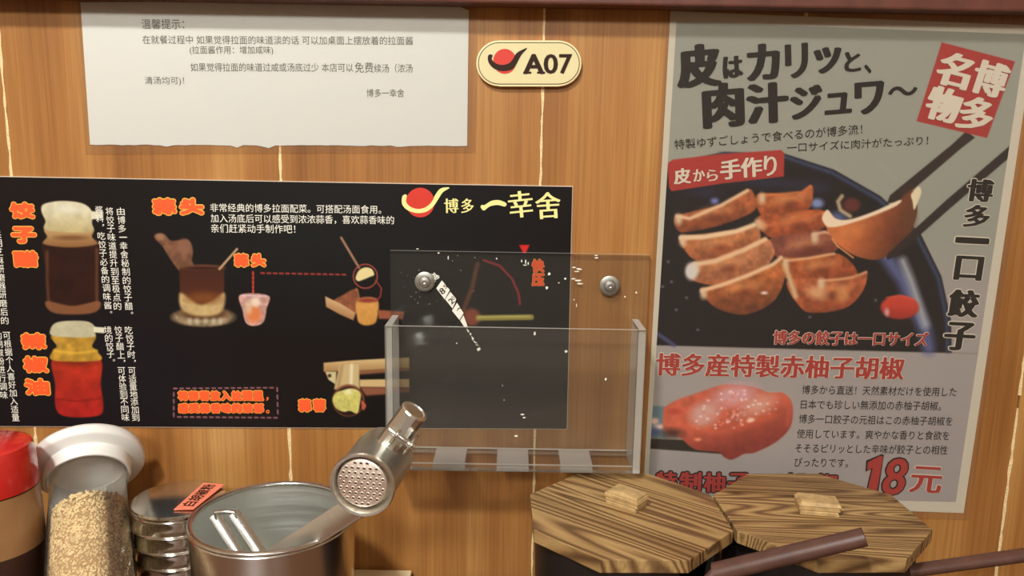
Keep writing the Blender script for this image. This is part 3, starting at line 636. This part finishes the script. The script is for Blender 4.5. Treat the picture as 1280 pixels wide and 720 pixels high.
for a in (('皮', 849, 899, 57, 110), ('は', 904, 928, 71, 98), ('カ', 935, 973, 56, 101), ('リ', 982, 1009, 55, 98), ('ッ', 1018, 1050, 60, 92), ('と', 1055, 1075, 65, 90), ('、', 1079, 1089, 81, 92),
          ('肉', 881, 928, 105, 160), ('汁', 935.5, 983, 105, 155), ('ジ', 989, 1026, 108, 149), ('ュ', 1031, 1063, 117, 143), ('ワ', 1069, 1103, 103, 143), ('〜', 1109, 1146, 109, 121)): gl(bk, *a, off=.03, sm=2)
bk.text('特製ゆずごしょうで食べるのが博多流！', (843, 187), (1077, 167.5), 12.5, .004, 0)
bk.text('一口サイズに肉汁がたっぷり！', (983, 190.5), (1159, 181), 11.5, .0, 0)
for ch, c, w_, h_ in (('博', (1223, 238), 29, 27), ('多', (1219, 270), 29, 27), ('一', (1214, 300.5), 37, 6), ('口', (1208.5, 335), 31, 29), ('餃', (1202, 379), 34, 33), ('子', (1197, 420), 34, 34)):
    bk.char(ch, c, w_, h_, 3, .02, 2); wh.char(ch, c, w_, h_, 3, .06, 2)
for t, a, b in (('博多から直送！天然素材だけを使用した', (1001.5, 492), (1194, 495)), ('日本でも珍しい無添加の赤柚子胡椒。', (1000, 510.5), (1175, 512.5)), ('博多一口餃子の元祖はこの赤柚子胡椒を', (997.5, 528.5), (1189, 531.5)),
                ('使用しています。爽やかな香りと食欲を', (995, 547), (1185, 549.5)), ('そそるピリッとした辛味が餃子との相性', (993, 565), (1183, 567.5)), ('ぴったりです。', (992, 582.5), (1059, 583.5))):
    bk.text(t, a, b, 11.3 if len(t) > 9 else 11, .008, 0)
for ch, c, w_, h_, o in (('皮', (852, 220), 20, 19, .02), ('か', (873, 219), 14, 15, .01), ('ら', (889.5, 219), 13, 14, .01), ('手', (912, 211.5), 24, 24, .02), ('作', (938, 209), 25, 24, .02), ('り', (961.5, 207), 15, 25, .02)):
    re_.char(ch, c, w_, h_, -5, o, 1)
for ch, c in (('名', (1190.5, 88)), ('博', (1235, 99)), ('物', (1177, 131)), ('多', (1217.5, 143))): re_.char(ch, c, 38, 41, 14, .018, 2)
re_.build('lettering', M['poster_white'], po, True)
rdp = Print(-.0014); wo = Print(-.0010)
for pr, o in ((rdp, .012), (wo, .045)):
    pr.text('博多の餃子は一口サイズ', (966, 430), (1158, 432.5), 17.5, o, 1, ref=.0)
    pr.text('博多産特製赤柚子胡椒', (820, 468.5), (1127, 474), 27.5, o, 1, ref=.0)
rdp.text('元', (1136, 614), (1173, 616), 32, .01, 1); wo.text('元', (1136, 614), (1173, 616), 32, .04, 1)
bo = Print(-.0011)  # black printed outline behind the red lettering
def one(pr, g):
    P_ = [(1084 - g, 577 - g), (1099 + g, 569 - g), (1103 + g * .6, 570 - g), (1095 + g, 614 + g), (1083 - g, 614 + g), (1090 - g, 584 + g), (1083 - g, 587 + g)]
    q = wall_quad(P_); pr.items.append(([(v[0], pr.y, v[1]) for v in q], [tuple(range(len(q)))])); pr.add(*pr.items[-1])
one(rdp, 0); one(bo, 2.0)
rdp.text('8', (1101, 617), (1126, 617), 44, .03, 1, ital=.12); bo.text('8', (1101, 617), (1126, 617), 44, .10, 1, ital=.12)
for k, ch in enumerate('特制柚子胡椒'):
    c = (832 + k * 40 if k > 3 else 832 + k * 30, 601 + k * .6)
    rdp.char(ch, c, 25, 24, 0, .02, 1); bo.char(ch, c, 25, 24, 0, .085, 1)
wh.build('lettering_outline', M['poster_white'], po, True); wo.build('lettering_outline', M['poster_white'], po, True)
bo.build('lettering_dark_outline', M['black_ink'], po, True); rdp.build('lettering', M['poster_red'], po, True); bk.build('lettering', M['black_ink'], po, True)

# ------------------------------------------------------------------ clear acrylic holder
ah = thing('acrylic_holder', (.005, 0, .14), 'clear acrylic box holder screwed to the wall over the board corner', 'holder')
def plate(name, x0, x1, y0, y1, z0, z1, thin, parent=ah):
    bm = bmesh.new(); add_box(bm, x0, x1, y0, y1, z0, z1); bmesh.ops.recalc_face_normals(bm, faces=bm.faces)
    me = bpy.data.meshes.new(name); bm.to_mesh(me); bm.free(); me.materials.append(M['acrylic']); me.materials.append(M['acrylic_edge'])
    for f in me.polygons: f.material_index = 0 if abs(f.normal[thin]) > .9 else 1
    o = bpy.data.objects.new(name, me); COL.objects.link(o); o.parent = parent; o.matrix_parent_inverse = Matrix.Translation(parent.location).inverted(); return o
HX0, HX1, HZ0, HZ1 = -.0935, .0995, .1365, .2485
plate('back_plate', -.0950, .1065, -.0055, -.0025, .1365, .2995, 1)
plate('front_plate', HX0, HX1, -.0445, -.0415, HZ0, HZ1, 1)
plate('side_panel', HX0, HX0 + .005, -.0414, -.0056, HZ0, HZ1, 0); plate('side_panel', HX1 - .005, HX1, -.0414, -.0056, HZ0, HZ1, 0)
plate('bottom_rail', HX0 + .0051, HX1 - .0051, -.0414, -.0385, HZ0, HZ0 + .004, 1); plate('bottom_rail', HX0 + .0051, HX1 - .0051, -.009, -.0056, HZ0, HZ0 + .004, 1)
M['frost'] = clear('frosted_acrylic', (.95, .93, .9), .4, (.92, .84, .78), .25, .8)
for a in (-.0585, -.0095, .0395): box('bottom_bar', a, a + .0245, -.0384, -.0091, HZ0, HZ0 + .004, M['frost'], ah)
for px in ((531, 352), (762, 357)):
    c = W(*px, -.0056); Mx = axis_matrix(c, (0, -1, 0))
    wsh = lathe_obj('washer', [(.0035, 0), (.0078, 0), (.0078, .0008), (.0072, .0012), (.0035, .0012)], M['screw'], ah, Mx, 40, True)
    lathe_obj('screw', [(0, .0001), (.0046, .0001), (.0046, .0014), (.0038, .0024), (.0015, .0029), (0, .0022)], M['screw'], ah, Mx, 32)
p = Print(-.00575); rc = random.Random(21)
chips = [(717, 333, 3, 1), (723, 335, 4, 1.5), (720, 338, 5, .8), (716, 347, 3, 1), (722, 349, 5, 1.3), (724, 353, 5, 1), (706, 347, 1.5, 1.5), (698, 352, 1.5, .8), (686, 341, 2, 2), (683, 358, 2, 2.5), (744, 318, 3, 1), (745, 321, 3, 1),
         (561, 321, 1, 3), (549, 315, 1.5, 1), (621, 322, 1, 1.5), (652, 325, 1, 2), (657, 326, 1, 3), (660, 328, 1, 2.5), (656, 330, 3, .8), (717, 373, .8, 1.5), (720, 380, .8, 3), (523, 310, 2, .8), (668, 415, 1.5, 3), (707, 437, 2.2, 2.2), (794, 364, 1.5, 1.5), (780, 369, 1.2, 1.5)]
for cx, cy, a, b in chips:
    n = 7; p.poly([(cx + a * rc.uniform(.6, 1.1) * math.cos(-2 * math.pi * k / n), cy + b * rc.uniform(.6, 1.1) * math.sin(-2 * math.pi * k / n)) for k in range(n)])
for k in range(30):
    cx, cy = rc.choice([(rc.uniform(500, 560), rc.uniform(330, 380)), (rc.uniform(490, 700), rc.uniform(318, 400))]); a = rc.uniform(.2, .4)
    p.poly([(cx - a, cy - a), (cx + a, cy - a), (cx + a, cy + a), (cx - a, cy + a)])
q = p.build('paint_flecks', M['white_ink'], ah); q['kind'] = 'stuff'
p = Print(-.04465)
for cx, cy, a, b in [(757, 474, 1.5, 2), (645, 545, 3, 1.5), (653, 518, 3, 1), (655, 522, 2.5, 1), (628, 482, .8, .8), (571, 429, 1, 1), (630, 500, .6, 1)]:
    n = 7; Yq = [W(cx + a * rc.uniform(.6, 1.1) * math.cos(-2 * math.pi * k / n), cy + b * rc.uniform(.6, 1.1) * math.sin(-2 * math.pi * k / n), -.0446) for k in range(n)]
    p.add([(v[0], -.0446, v[2]) for v in Yq], [tuple(range(n))])
q = p.build('paint_flecks', M['white_ink'], ah); q['kind'] = 'stuff'
st = thing('torn_sticker', W(565, 370, -.0056), 'torn slanting strip of black and white printed sticker left on the clear acrylic', 'sticker')
p = Print(-.0058)
def S8(l): return [(500 + a / 4.8, 300 + b / 4.8) for a, b in l]
for l in ([(255, 235), (302, 292), (272, 348), (222, 282)], [(305, 303), (340, 345), (332, 372), (318, 402), (275, 348)], [(345, 368), (384, 430), (360, 470), (315, 415)], [(384, 442), (410, 515), (390, 515), (364, 474)],
          [(400, 520), (418, 535), (412, 546)], [(420, 545), (432, 552), (424, 566)], [(430, 565), (448, 582), (436, 592)], [(440, 590), (470, 610), (448, 606)], [(452, 612), (478, 624), (462, 622)], [(462, 642), (480, 632), (486, 645), (470, 658)]): p.poly(S8(l)[::-1])
p.build('strip', M['white_ink'], st)
p = Print(-.00585)
p.char('或', S8([(212, 215)])[0], 9.5, 9.5, 50, .02); p.build('lettering', M['white_ink'], st)['label'] = 'white character'
p = Print(-.00595)
p.char('8', S8([(258, 298)])[0], 5.5, 7.5, -40, .02, 1); p.char('5', S8([(276, 272)])[0], 4, 5, -40, .01); p.char('2', S8([(312, 358)])[0], 5, 7, -40, .02, 1); p.char('0', S8([(322, 340)])[0], 3, 5, -40, .01); p.char('(', S8([(358, 405)])[0], 3, 7, 60, .01)
p.build('lettering', M['black_ink'], st)['label'] = 'black digits'

# ------------------------------------------------------------------ octagonal wooden lids, pots and ladles
ZL = .13
def lid(c, R, rot, m, label, knob_c, knob_rot, kl, kw, kh, layers):
    t = thing('octagonal_lid', (c[0], c[1], ZL - .009), label, 'lid')
    bm = bmesh.new(); pts = [(R * math.cos(rot + math.pi / 8 + k * math.pi / 4), R * math.sin(rot + math.pi / 8 + k * math.pi / 4)) for k in range(8)]
    a = [bm.verts.new((p[0], p[1], 0)) for p in pts]; b = [bm.verts.new((p[0], p[1], .009)) for p in pts]
    bm.faces.new(a[::-1]); bm.faces.new(b)
    for k in range(8): bm.faces.new([a[k], a[(k + 1) % 8], b[(k + 1) % 8], b[k]])
    bevel(bm, .0007, 2)
    o = obj('lid_board', bm, m, None); o.parent = t
    bm = bmesh.new(); Mk = Matrix.Translation((knob_c[0] - c[0], knob_c[1] - c[1], .009)) @ Matrix.Rotation(knob_rot, 4, 'Z')
    n = layers; h = kh / n
    for k in range(n):
        s_ = 1 + .05 * ((k * 7) % 3 - 1); d = .0006 * (k % 2)
        x0, x1, y0, y1 = -kl / 2 * s_, kl / 2 * s_, -kw / 2 + d, kw / 2 - d
        z0, z1 = k * h, (k + 1) * h
        top = .82 if k == n - 1 else 1
        v = [(x0, y0, z0), (x1, y0, z0), (x1, y1, z0), (x0, y1, z0), (x0 * top, y0 * top, z1), (x1 * .93, y0 * top, z1 - (.001 if k == n - 1 else 0)), (x1 * .93, y1 * top, z1 - (.001 if k == n - 1 else 0)), (x0 * top, y1 * top, z1)]
        add_hex(bm, [Mk @ Vector(q) for q in v])
    bevel(bm, .0005, 1)
    o = obj('knob', bm, M['knob'], None); o.parent = t
    return t
cA, cB = (.0831, -.0954), (.2188, -.0905)
kA = Zp(783, 631, ZL); kB = Zp(1021, 638, ZL)
lid(cA, .0722, math.radians(1.5), M['lidA'], 'octagonal wooden lid with diagonal burnt grain, left of the two, under the acrylic holder', kA, math.radians(-38), .026, .017, .0115, 4)
lid(cB, .0725, math.radians(2.5), M['lidB'], 'octagonal wooden lid with level burnt grain and a ladle handle across it', kB, math.radians(-8), .028, .019, .0095, 3)
def pot(c, label, ang, dz):
    bm = bmesh.new(); seg = 64; R = .0645; H = ZL - .0092
    prof = [(0, 0), (.05, 0), (.056, .004), (.0625, .05), (R, H - .004), (R, H), (R - .004, H), (R - .004, H - .004), (.058, .05), (.052, .007), (0, .006)]
    rings = []
    for i, (r, z) in enumerate(prof):
        if r == 0: rings.append([bm.verts.new((c[0], c[1], z))]); continue
        ring = []
        for k in range(seg):
            a = 2 * math.pi * k / seg; zz = z
            da = abs((a - ang + math.pi) % (2 * math.pi) - math.pi)
            if i in (4, 5, 6, 7) and da < .26: zz = z - dz * (1 if da < .2 else .5)
            ring.append(bm.verts.new((c[0] + r * math.cos(a), c[1] + r * math.sin(a), zz)))
        rings.append(ring)
    for a, b in zip(rings, rings[1:]):
        for k in range(seg):
            u = []
            for v in (a[k % len(a)], a[(k + 1) % len(a)], b[(k + 1) % len(b)], b[k % len(b)]):
                if v not in u: u.append(v)
            if len(u) > 2: bm.faces.new(u)
    return tag(obj('sauce_pot', bm, M['pot'], None, True, 35), label, 'pot')
def ladle(name, S_, E_, r0, r1, label, bowl):
    t = thing('ladle', tuple(bowl), label, 'ladle')
    S_, E_ = Vector(S_), Vector(E_); B = Vector(bowl)
    bm = bmesh.new(); d = (E_ - S_)
    pts = [S_ + d * k / 8 for k in range(9)]
    tube(bm, pts, [r0 + (r1 - r0) * k / 8 for k in range(9)], 10, .82); bevel_e = None
    obj('handle', bm, M['handle'], t, True, 50)
    bm = bmesh.new(); tube(bm, [S_ - d.normalized() * -.002, S_ + (B - S_) * .5, B + Vector((0, 0, .012))], [r0 * .55, r0 * .5, r0 * .5], 10); obj('stem', bm, M['handle'], t, True)
    bm = bmesh.new(); lathe(bm, [(0, 0), (.012, .002), (.02, .009), (.022, .018), (.0205, .018), (.0185, .01), (.011, .0035), (0, .0015)], Matrix.Translation(B), 32); obj('bowl', bm, M['handle'], t, True)
    return t
s1 = Zp(893, 716, .118); e1 = Zp(1081, 671, .156)
s2 = Zp(1120, 716, .1); e2 = Zp(1330, 687, .118)
a1 = math.atan2(s1[1] - cA[1], s1[0] - cA[0]); a2 = math.atan2(s2[1] - cB[1], s2[0] - cB[0])
pot(cA, 'black round pot under the lid with diagonal grain', a1, .03)
pot(cB, 'black round pot under the lid with level grain', a2, .03)
ladle('ladle', s1, e1, .0075, .0066, 'brown ladle handle lying across the lid that stands before the poster', (cA[0] + .01, cA[1] - .005, .02))
ladle('ladle', s2, e2, .0052, .0056, 'brown ladle handle reaching to the right edge past the last lid', (cB[0] + .008, cB[1] - .005, .02))

# ------------------------------------------------------------------ steel canister
CC = (-.1615, -.107); CR = .0562; CH = .13
cn = thing('steel_canister', (CC[0], CC[1], 0), 'round open stainless steel canister holding the garlic press', 'canister')
Mc = Matrix.Translation((CC[0], CC[1], 0))
lathe_obj('body', [(0, .0), (CR - .006, 0), (CR - .0035, .002), (CR - .001, CH - .004), (CR - .0018, CH - .003)], M['steel'], cn, Mc, 96)
lathe_obj('inner_wall', [(CR - .0018, CH - .003), (CR - .0045, .004), (0, .003)], M['inner'], cn, Mc, 96)
lathe_obj('rim', [(CR - .0028 + .0022 * math.cos(a * math.pi / 6), CH - .0018 + .0018 * math.sin(a * math.pi / 6)) for a in range(12)], M['steel_in'], cn, Mc, 96, True, 80)

# ------------------------------------------------------------------ garlic press
gp = thing('garlic_press', (CC[0], CC[1], .01), 'chrome garlic press with a perforated round face standing in the canister', 'garlic press')
view_c = 1
F0 = Vector(Pt(453, 606, .455)); F1 = Vector(Pt(481, 567, .498)); ax = (F0 - F1).normalized(); Lb = (F0 - F1).length
Mp = axis_matrix(F1, ax)
Rb = .0178
lathe_obj('barrel', [(0, 0), (Rb * .92, 0), (Rb * 1.0, .001), (Rb * 1.02, .004), (Rb * 1.02, Lb - .003), (Rb * 1.06, Lb - .002), (Rb * 1.08, Lb), (Rb * 1.05, Lb + .0014), (Rb * .97, Lb + .001), (Rb * .92, Lb - .001), (Rb * .9, Lb - .008), (0, Lb - .008)], M['press'], gp, Mp, 80, angle=50)
so = lathe_obj('sieve_plate', [(0, Lb - .0005), (Rb * .76, Lb - .0005), (Rb * .82, Lb - .0012), (Rb * .84, Lb - .004), (Rb * .84, Lb - .0078), (0, Lb - .0078)], M['sieve'], gp, Mp @ Matrix.Translation((-.0006, .0004, 0)), 64)
bm = bmesh.new(); bm2 = bmesh.new()
for i in range(-5, 6):
    for j in range(-5, 6):
        hx, hy = (i + .5 * (j % 2)) * .00355, j * .0031
        if math.hypot(hx, hy) < Rb * .73:
            Mh = Mp @ Matrix.Translation((hx - .0006, hy + .0004, Lb - .0004)); lathe(bm, [(0, .0), (.0006, .00003), (.0007, -.0001)], Mh, 10)
            lathe(bm2, [(.0007, -.0001), (.00095, .0002), (.0012, -.0001)], Mh, 10)
h_ = obj('hole_shade_disc', bm, M['hole_shade_disc'], so); h_['kind'] = 'stuff'; h2 = obj('hole_rim', bm2, M['sieve'], so, True); h2['kind'] = 'stuff'  # dark discs stand in for the shade inside the perforations
# lower handle, a folded channel going down into the canister
def channel(bm, a, b, wd, dp, up, th=.0012):
    a, b = Vector(a), Vector(b); t = (b - a).normalized(); s = t.cross(Vector(up)).normalized(); n = s.cross(t).normalized()
    prof = [(-wd / 2, -dp), (-wd / 2, -th * .5), (-wd / 2 + th, 0), (wd / 2 - th, 0), (wd / 2, -th * .5), (wd / 2, -dp), (wd / 2 - th, -dp), (wd / 2 - th, -th), (-wd / 2 + th, -th), (-wd / 2 + th, -dp)]
    A = [bm.verts.new(a + s * x_ + n * y_) for x_, y_ in prof]; B = [bm.verts.new(b + s * x_ + n * y_) for x_, y_ in prof]
    k_ = len(prof)
    for k in range(k_): bm.faces.new([A[k], A[(k + 1) % k_], B[(k + 1) % k_], B[k]])
    bm.faces.new(A); bm.faces.new(B[::-1])
h0 = Vector(W(452, 628, -.150)); h1 = Vector(W(350, 694, -.136)); dirn = (h1 - h0).normalized()
def run_inside(p, d, lim=.045):
    q = Vector(p)
    while q.z > .012 and math.hypot(q.x + d.x * .002 - CC[0], q.y + d.y * .002 - CC[1]) < lim: q += d * .002
    return q
bm = bmesh.new(); channel(bm, h0, run_inside(h1, dirn, .043), .0150, .007, (.25, -.8, .55)); obj('lower_handle', bm, M['tool'], gp, True, 30)
# hinge barrel with end cap, pointing up and right
q0 = Vector(Pt(482, 562, .478)); q1 = Vector(Pt(519, 513, .470)); dq = (q1 - q0).normalized(); Lq = (q1 - q0).length
Mq = axis_matrix(q0, dq)
lathe_obj('hinge_barrel', [(0, 0), (.0078, 0), (.0082, .001), (.0085, Lq - .001), (.008, Lq), (.0066, Lq + .0002), (.0062, Lq - .0004), (0, Lq - .0004)], M['press'], gp, Mq, 14, angle=20)
for sgn in (-1, 1):
    bm = bmesh.new(); view = (Vector(CAMP) - q0).normalized(); side = dq.cross(view).normalized()
    cen = q0 + dq * .012 + side * (.0052 * sgn + .004) + view * .0055
    lathe(bm, [(0, 0), (.0066, 0), (.0072, .0006), (.0072, .0014), (.0066, .002), (0, .002)], axis_matrix(cen, side), 28)
    obj('hinge_ear', bm, M['tool'], gp, True, 40)
bm = bmesh.new(); cen = q0 + dq * .012 + view * .0072 - side * .006; lathe(bm, [(0, 0), (.0022, 0), (.0025, .0006), (.0025, .018), (.002, .0186), (0, .0186)], axis_matrix(cen, side), 20); obj('hinge_pin', bm, M['tool'], gp, True, 40)
bm = bmesh.new(); channel(bm, q0 - dq * .001 + view * .001, F1 + ax * .006 - dq * .004 + (F0 - F1).cross(Vector((1, 0, 0))).normalized() * 0, .013, .006, tuple(view)); obj('neck', bm, M['tool'], gp, True, 30)

tg = thing('steel_tongs', (CC[0] - .02, CC[1], .01), 'pair of folded steel channel arms leaning inside the canister, left side', 'utensil')
for (a, b) in (((268, 643), (302, 697)), ((292, 641), (330, 697))):
    A_ = Vector(W(*a, -.100)); B_ = Vector(W(*b, -.107)); d = (B_ - A_).normalized()
    bm = bmesh.new(); channel(bm, A_, run_inside(B_, d), .0080, .005, (.3, -.75, .6)); obj('arm', bm, M['tool'], tg, True, 30)
A_ = Vector(W(268, 643, -.1)); B_ = Vector(W(292, 641, -.1))
bm = bmesh.new(); mid_ = (A_ + B_) / 2
tube(bm, [A_ + Vector((.001, 0, -.004)), A_ + Vector((0, .001, .001)), mid_ + Vector((0, .002, .0005)), B_ + Vector((0, .001, 0)), B_ + Vector((.002, 0, -.005))], .0016, 10, 1, Vector((0, 1, 0))); obj('joining_bend', bm, M['tool'], tg, True)

# ------------------------------------------------------------------ ribbed steel jar with a label
RJ = (-.2445, -.0635); RR = .0325; RH = .12
rjar = thing('ribbed_steel_jar', (RJ[0], RJ[1], 0), 'shiny ribbed steel jar with a salmon label, behind the canister', 'jar')
Mj = Matrix.Translation((RJ[0], RJ[1], 0))
prof = [(0, 0), (RR - .002, 0), (RR, .002)]
zz = .006
while zz < RH - .014: prof += [(RR - .0003, zz), (RR - .0008, zz + .0006), (RR - .0006, zz + .0102), (RR, zz + .0110), (RR + .0004, zz + .0116), (RR, zz + .0122)]; zz += .0122
ztop = zz
prof += [(0, ztop)]
lathe_obj('body', prof, M['steel_ribbed'], rjar, Mj, 72, angle=60)
lathe_obj('lid', [(0, ztop + .0003), (RR, ztop + .0003), (RR + .0006, ztop + .002), (RR - .0012, ztop + .003), (RR - .0014, RH - .003), (RR + .0004, RH - .0018), (RR - .0002, RH - .0002), (RR - .002, RH), (RR * .6, RH + .0008), (0, RH + .0012)], M['steel_ribbed'], rjar, Mj, 72, angle=60)
def on_lid(px, py, dz=.0013): v = Zp(px, py, RH + dz); return v
lc = [on_lid(*q) for q in ((254.5, 604), (281, 606), (242, 637), (217, 637.5))]
bm = bmesh.new(); add_hex(bm, [lc[3], lc[2], lc[1], lc[0]] + [v + np.array([0, 0, .0004]) for v in (lc[3], lc[2], lc[1], lc[0])]); lb = obj('label', bm, M['label'], rjar)
def flat_text(body, A, B, hgt, name, m, parent, off=.02):
    v, f = glyphs(body, off); mn, mx = v.min(0), v.max(0); A, B = np.array(A), np.array(B); u = B - A; e = u / np.linalg.norm(u); nn = np.cross([0, 0, 1], e)
    tx = (v[:, 0] - mn[0]) / (mx[0] - mn[0]); ty = (v[:, 1] - mn[1]) / (mx[1] - mn[1])
    P0 = A + np.outer(tx, u) + np.outer(ty * hgt, nn); P_, F_ = [], []
    for k, (i, j) in enumerate(((0, 0), (1, 0), (-1, 0), (0, 1), (0, -1))):
        F_ += [tuple(q + len(P_) for q in g) for g in f]; P_ += [tuple(q) for q in P0 + e * i * .00022 + nn * j * .00022 + np.array([0, 0, 2e-6 * k])]
    me = bpy.data.meshes.new(name); me.from_pydata(P_, [], F_); return link(name, me, m, parent)
a_ = lc[3] * .9 + lc[0] * .1; b_ = lc[3] * .1 + lc[0] * .9
off_ = (lc[2] - lc[3]) * .85; mid_in = np.array([0, 0, .0006])
flat_text('白胡椒粉', a_ + off_ + mid_in, b_ + off_ + mid_in, np.linalg.norm(lc[2] - lc[3]) * .68, 'lettering', M['brown_ink'], lb, .0)

# ------------------------------------------------------------------ leaning sesame jar
sj_dir = Vector((.40, -.80, -.545)).normalized()     # from the cap down to the foot
cc = Vector(W(110, 577, -.036))
sj = thing('sesame_jar', tuple(cc + sj_dir * .2), 'clear leaning jar of sesame seeds with a wide white round cap', 'jar')
Ms = axis_matrix(cc, sj_dir)                         # local z runs from cap to foot
lathe_obj('cap', [(0, -.0065), (.034, -.0065), (.0385, -.005), (.0400, -.002), (.0400, .0035), (.0385, .0052), (.031, .0056), (.0300, .0062), (.0298, .0155), (.0288, .0168), (.0275, .0168), (.0268, .0155), (.0268, .0058), (0, .0056)], M['white_plastic'], sj, Ms, 96, angle=50)
jl = .185
lathe_obj('jar_wall', [(.0258, .008), (.0262, .03), (.0275, .06), (.0285, .1), (.0285, jl - .004), (.026, jl), (0, jl)], M['jar_clear'], sj, Ms, 72, angle=60)
s0 = .044
lathe_obj('sesame_heap', [(0, s0 - .008), (.012, s0 - .006), (.02, s0 - .001), (.0243, s0 + .006), (.0252, s0 + .02), (.0264, s0 + .06), (.0264, jl - .006), (0, jl - .004)], M['sesame_core'], sj, Ms, 48)
rs = random.Random(9); V = []; Fc = []
base = []
for ring, rr in ((-1, 0), (-.45, .85), (.35, 1), (1, 0)):
    if rr == 0: base.append((0, 0, ring))
    else: base += [(rr * math.cos(k * math.pi / 2), rr * .7 * math.sin(k * math.pi / 2), ring) for k in range(4)]
fs = [(0, 1 + (k + 1) % 4, 1 + k) for k in range(4)] + [(1 + k, 1 + (k + 1) % 4, 5 + (k + 1) % 4, 5 + k) for k in range(4)] + [(5 + k, 5 + (k + 1) % 4, 9) for k in range(4)]
def seed_at(pos, nrm):
    t = Vector((rs.gauss(0, 1), rs.gauss(0, 1), rs.gauss(0, 1))); t = (t - nrm * t.dot(nrm)); t.normalize(); t = (t + nrm * rs.uniform(-.4, .4)).normalized()
    q = t.to_track_quat('Z', 'Y').to_matrix(); L = rs.uniform(.0015, .0020); wv = L * rs.uniform(.52, .66); n = len(V)
    for b in base: V.append(tuple(pos + q @ Vector((b[0] * wv, b[1] * wv, b[2] * L))))
    for f in fs: Fc.append(tuple(n + i for i in f))
for k in range(4600):
    a = rs.uniform(0, 2 * math.pi); zz = rs.uniform(s0 + .002, s0 + .085)
    r = .0246 + (zz - s0) * .02; r = min(r, .0268)
    nr = Vector((math.cos(a), math.sin(a), 0)); pos = Ms @ Vector((r * math.cos(a), r * math.sin(a), zz)); seed_at(pos, (Ms.to_3x3() @ nr).normalized())
for k in range(700):
    a = rs.uniform(0, 2 * math.pi); r = .0245 * math.sqrt(rs.random()); zz = s0 - .008 + .013 * (r / .0245) ** 2
    pos = Ms @ Vector((r * math.cos(a), r * math.sin(a), zz)); seed_at(pos, (Ms.to_3x3() @ Vector((0, 0, -1))).normalized())
me = bpy.data.meshes.new('sesame_seeds'); me.from_pydata(V, [], Fc); me.shade_smooth(); so_ = link('sesame_seeds', me, M['sesame'], sj); so_['kind'] = 'stuff'

# ------------------------------------------------------------------ red-capped sauce bottle
rb = (-.3615, -.1)
rbt = thing('sauce_bottle', (rb[0], rb[1], 0), 'amber sauce bottle with a red cap at the left edge', 'bottle')
Mr = Matrix.Translation((rb[0], rb[1], 0))
lathe_obj('body', [(0, 0), (.031, 0), (.0335, .003), (.0338, .05), (.0333, .1003)], M['sauce'], rbt, Mr, 64)['label'] = 'lower part filled with dark sauce'
lathe_obj('upper_body', [(.0333, .1005), (.0328, .125), (.0322, .142), (0, .1425)], M['amber'], rbt, Mr, 64)
lathe_obj('cap', [(.0318, .1428), (.0326, .1432), (.0326, .150), (.0312, .168), (.0296, .1725), (.026, .174), (0, .1745)], M['red_cap'], rbt, Mr, 64)['label'] = 'red translucent cap'

# ------------------------------------------------------------------ cream box by the wall
c0, c1 = W(444, 712, -.004), W(514, 714, -.004)
bx = thing('cream_box', ((c0[0] + c1[0]) / 2, -.02, 0), 'small cream box at the foot of the wall, right of the canister', 'box')
box('carton', c0[0], c1[0], -.034, -.004, .0002, c0[2] - .003, M['cream_box'], bx, .001)
box('carton_lid', c0[0] - .0005, c1[0] + .0005, -.0345, -.0035, c0[2] - .0028, c0[2], M['cream_box'], bx, .0008)
bpy.data.objects.remove(fob)
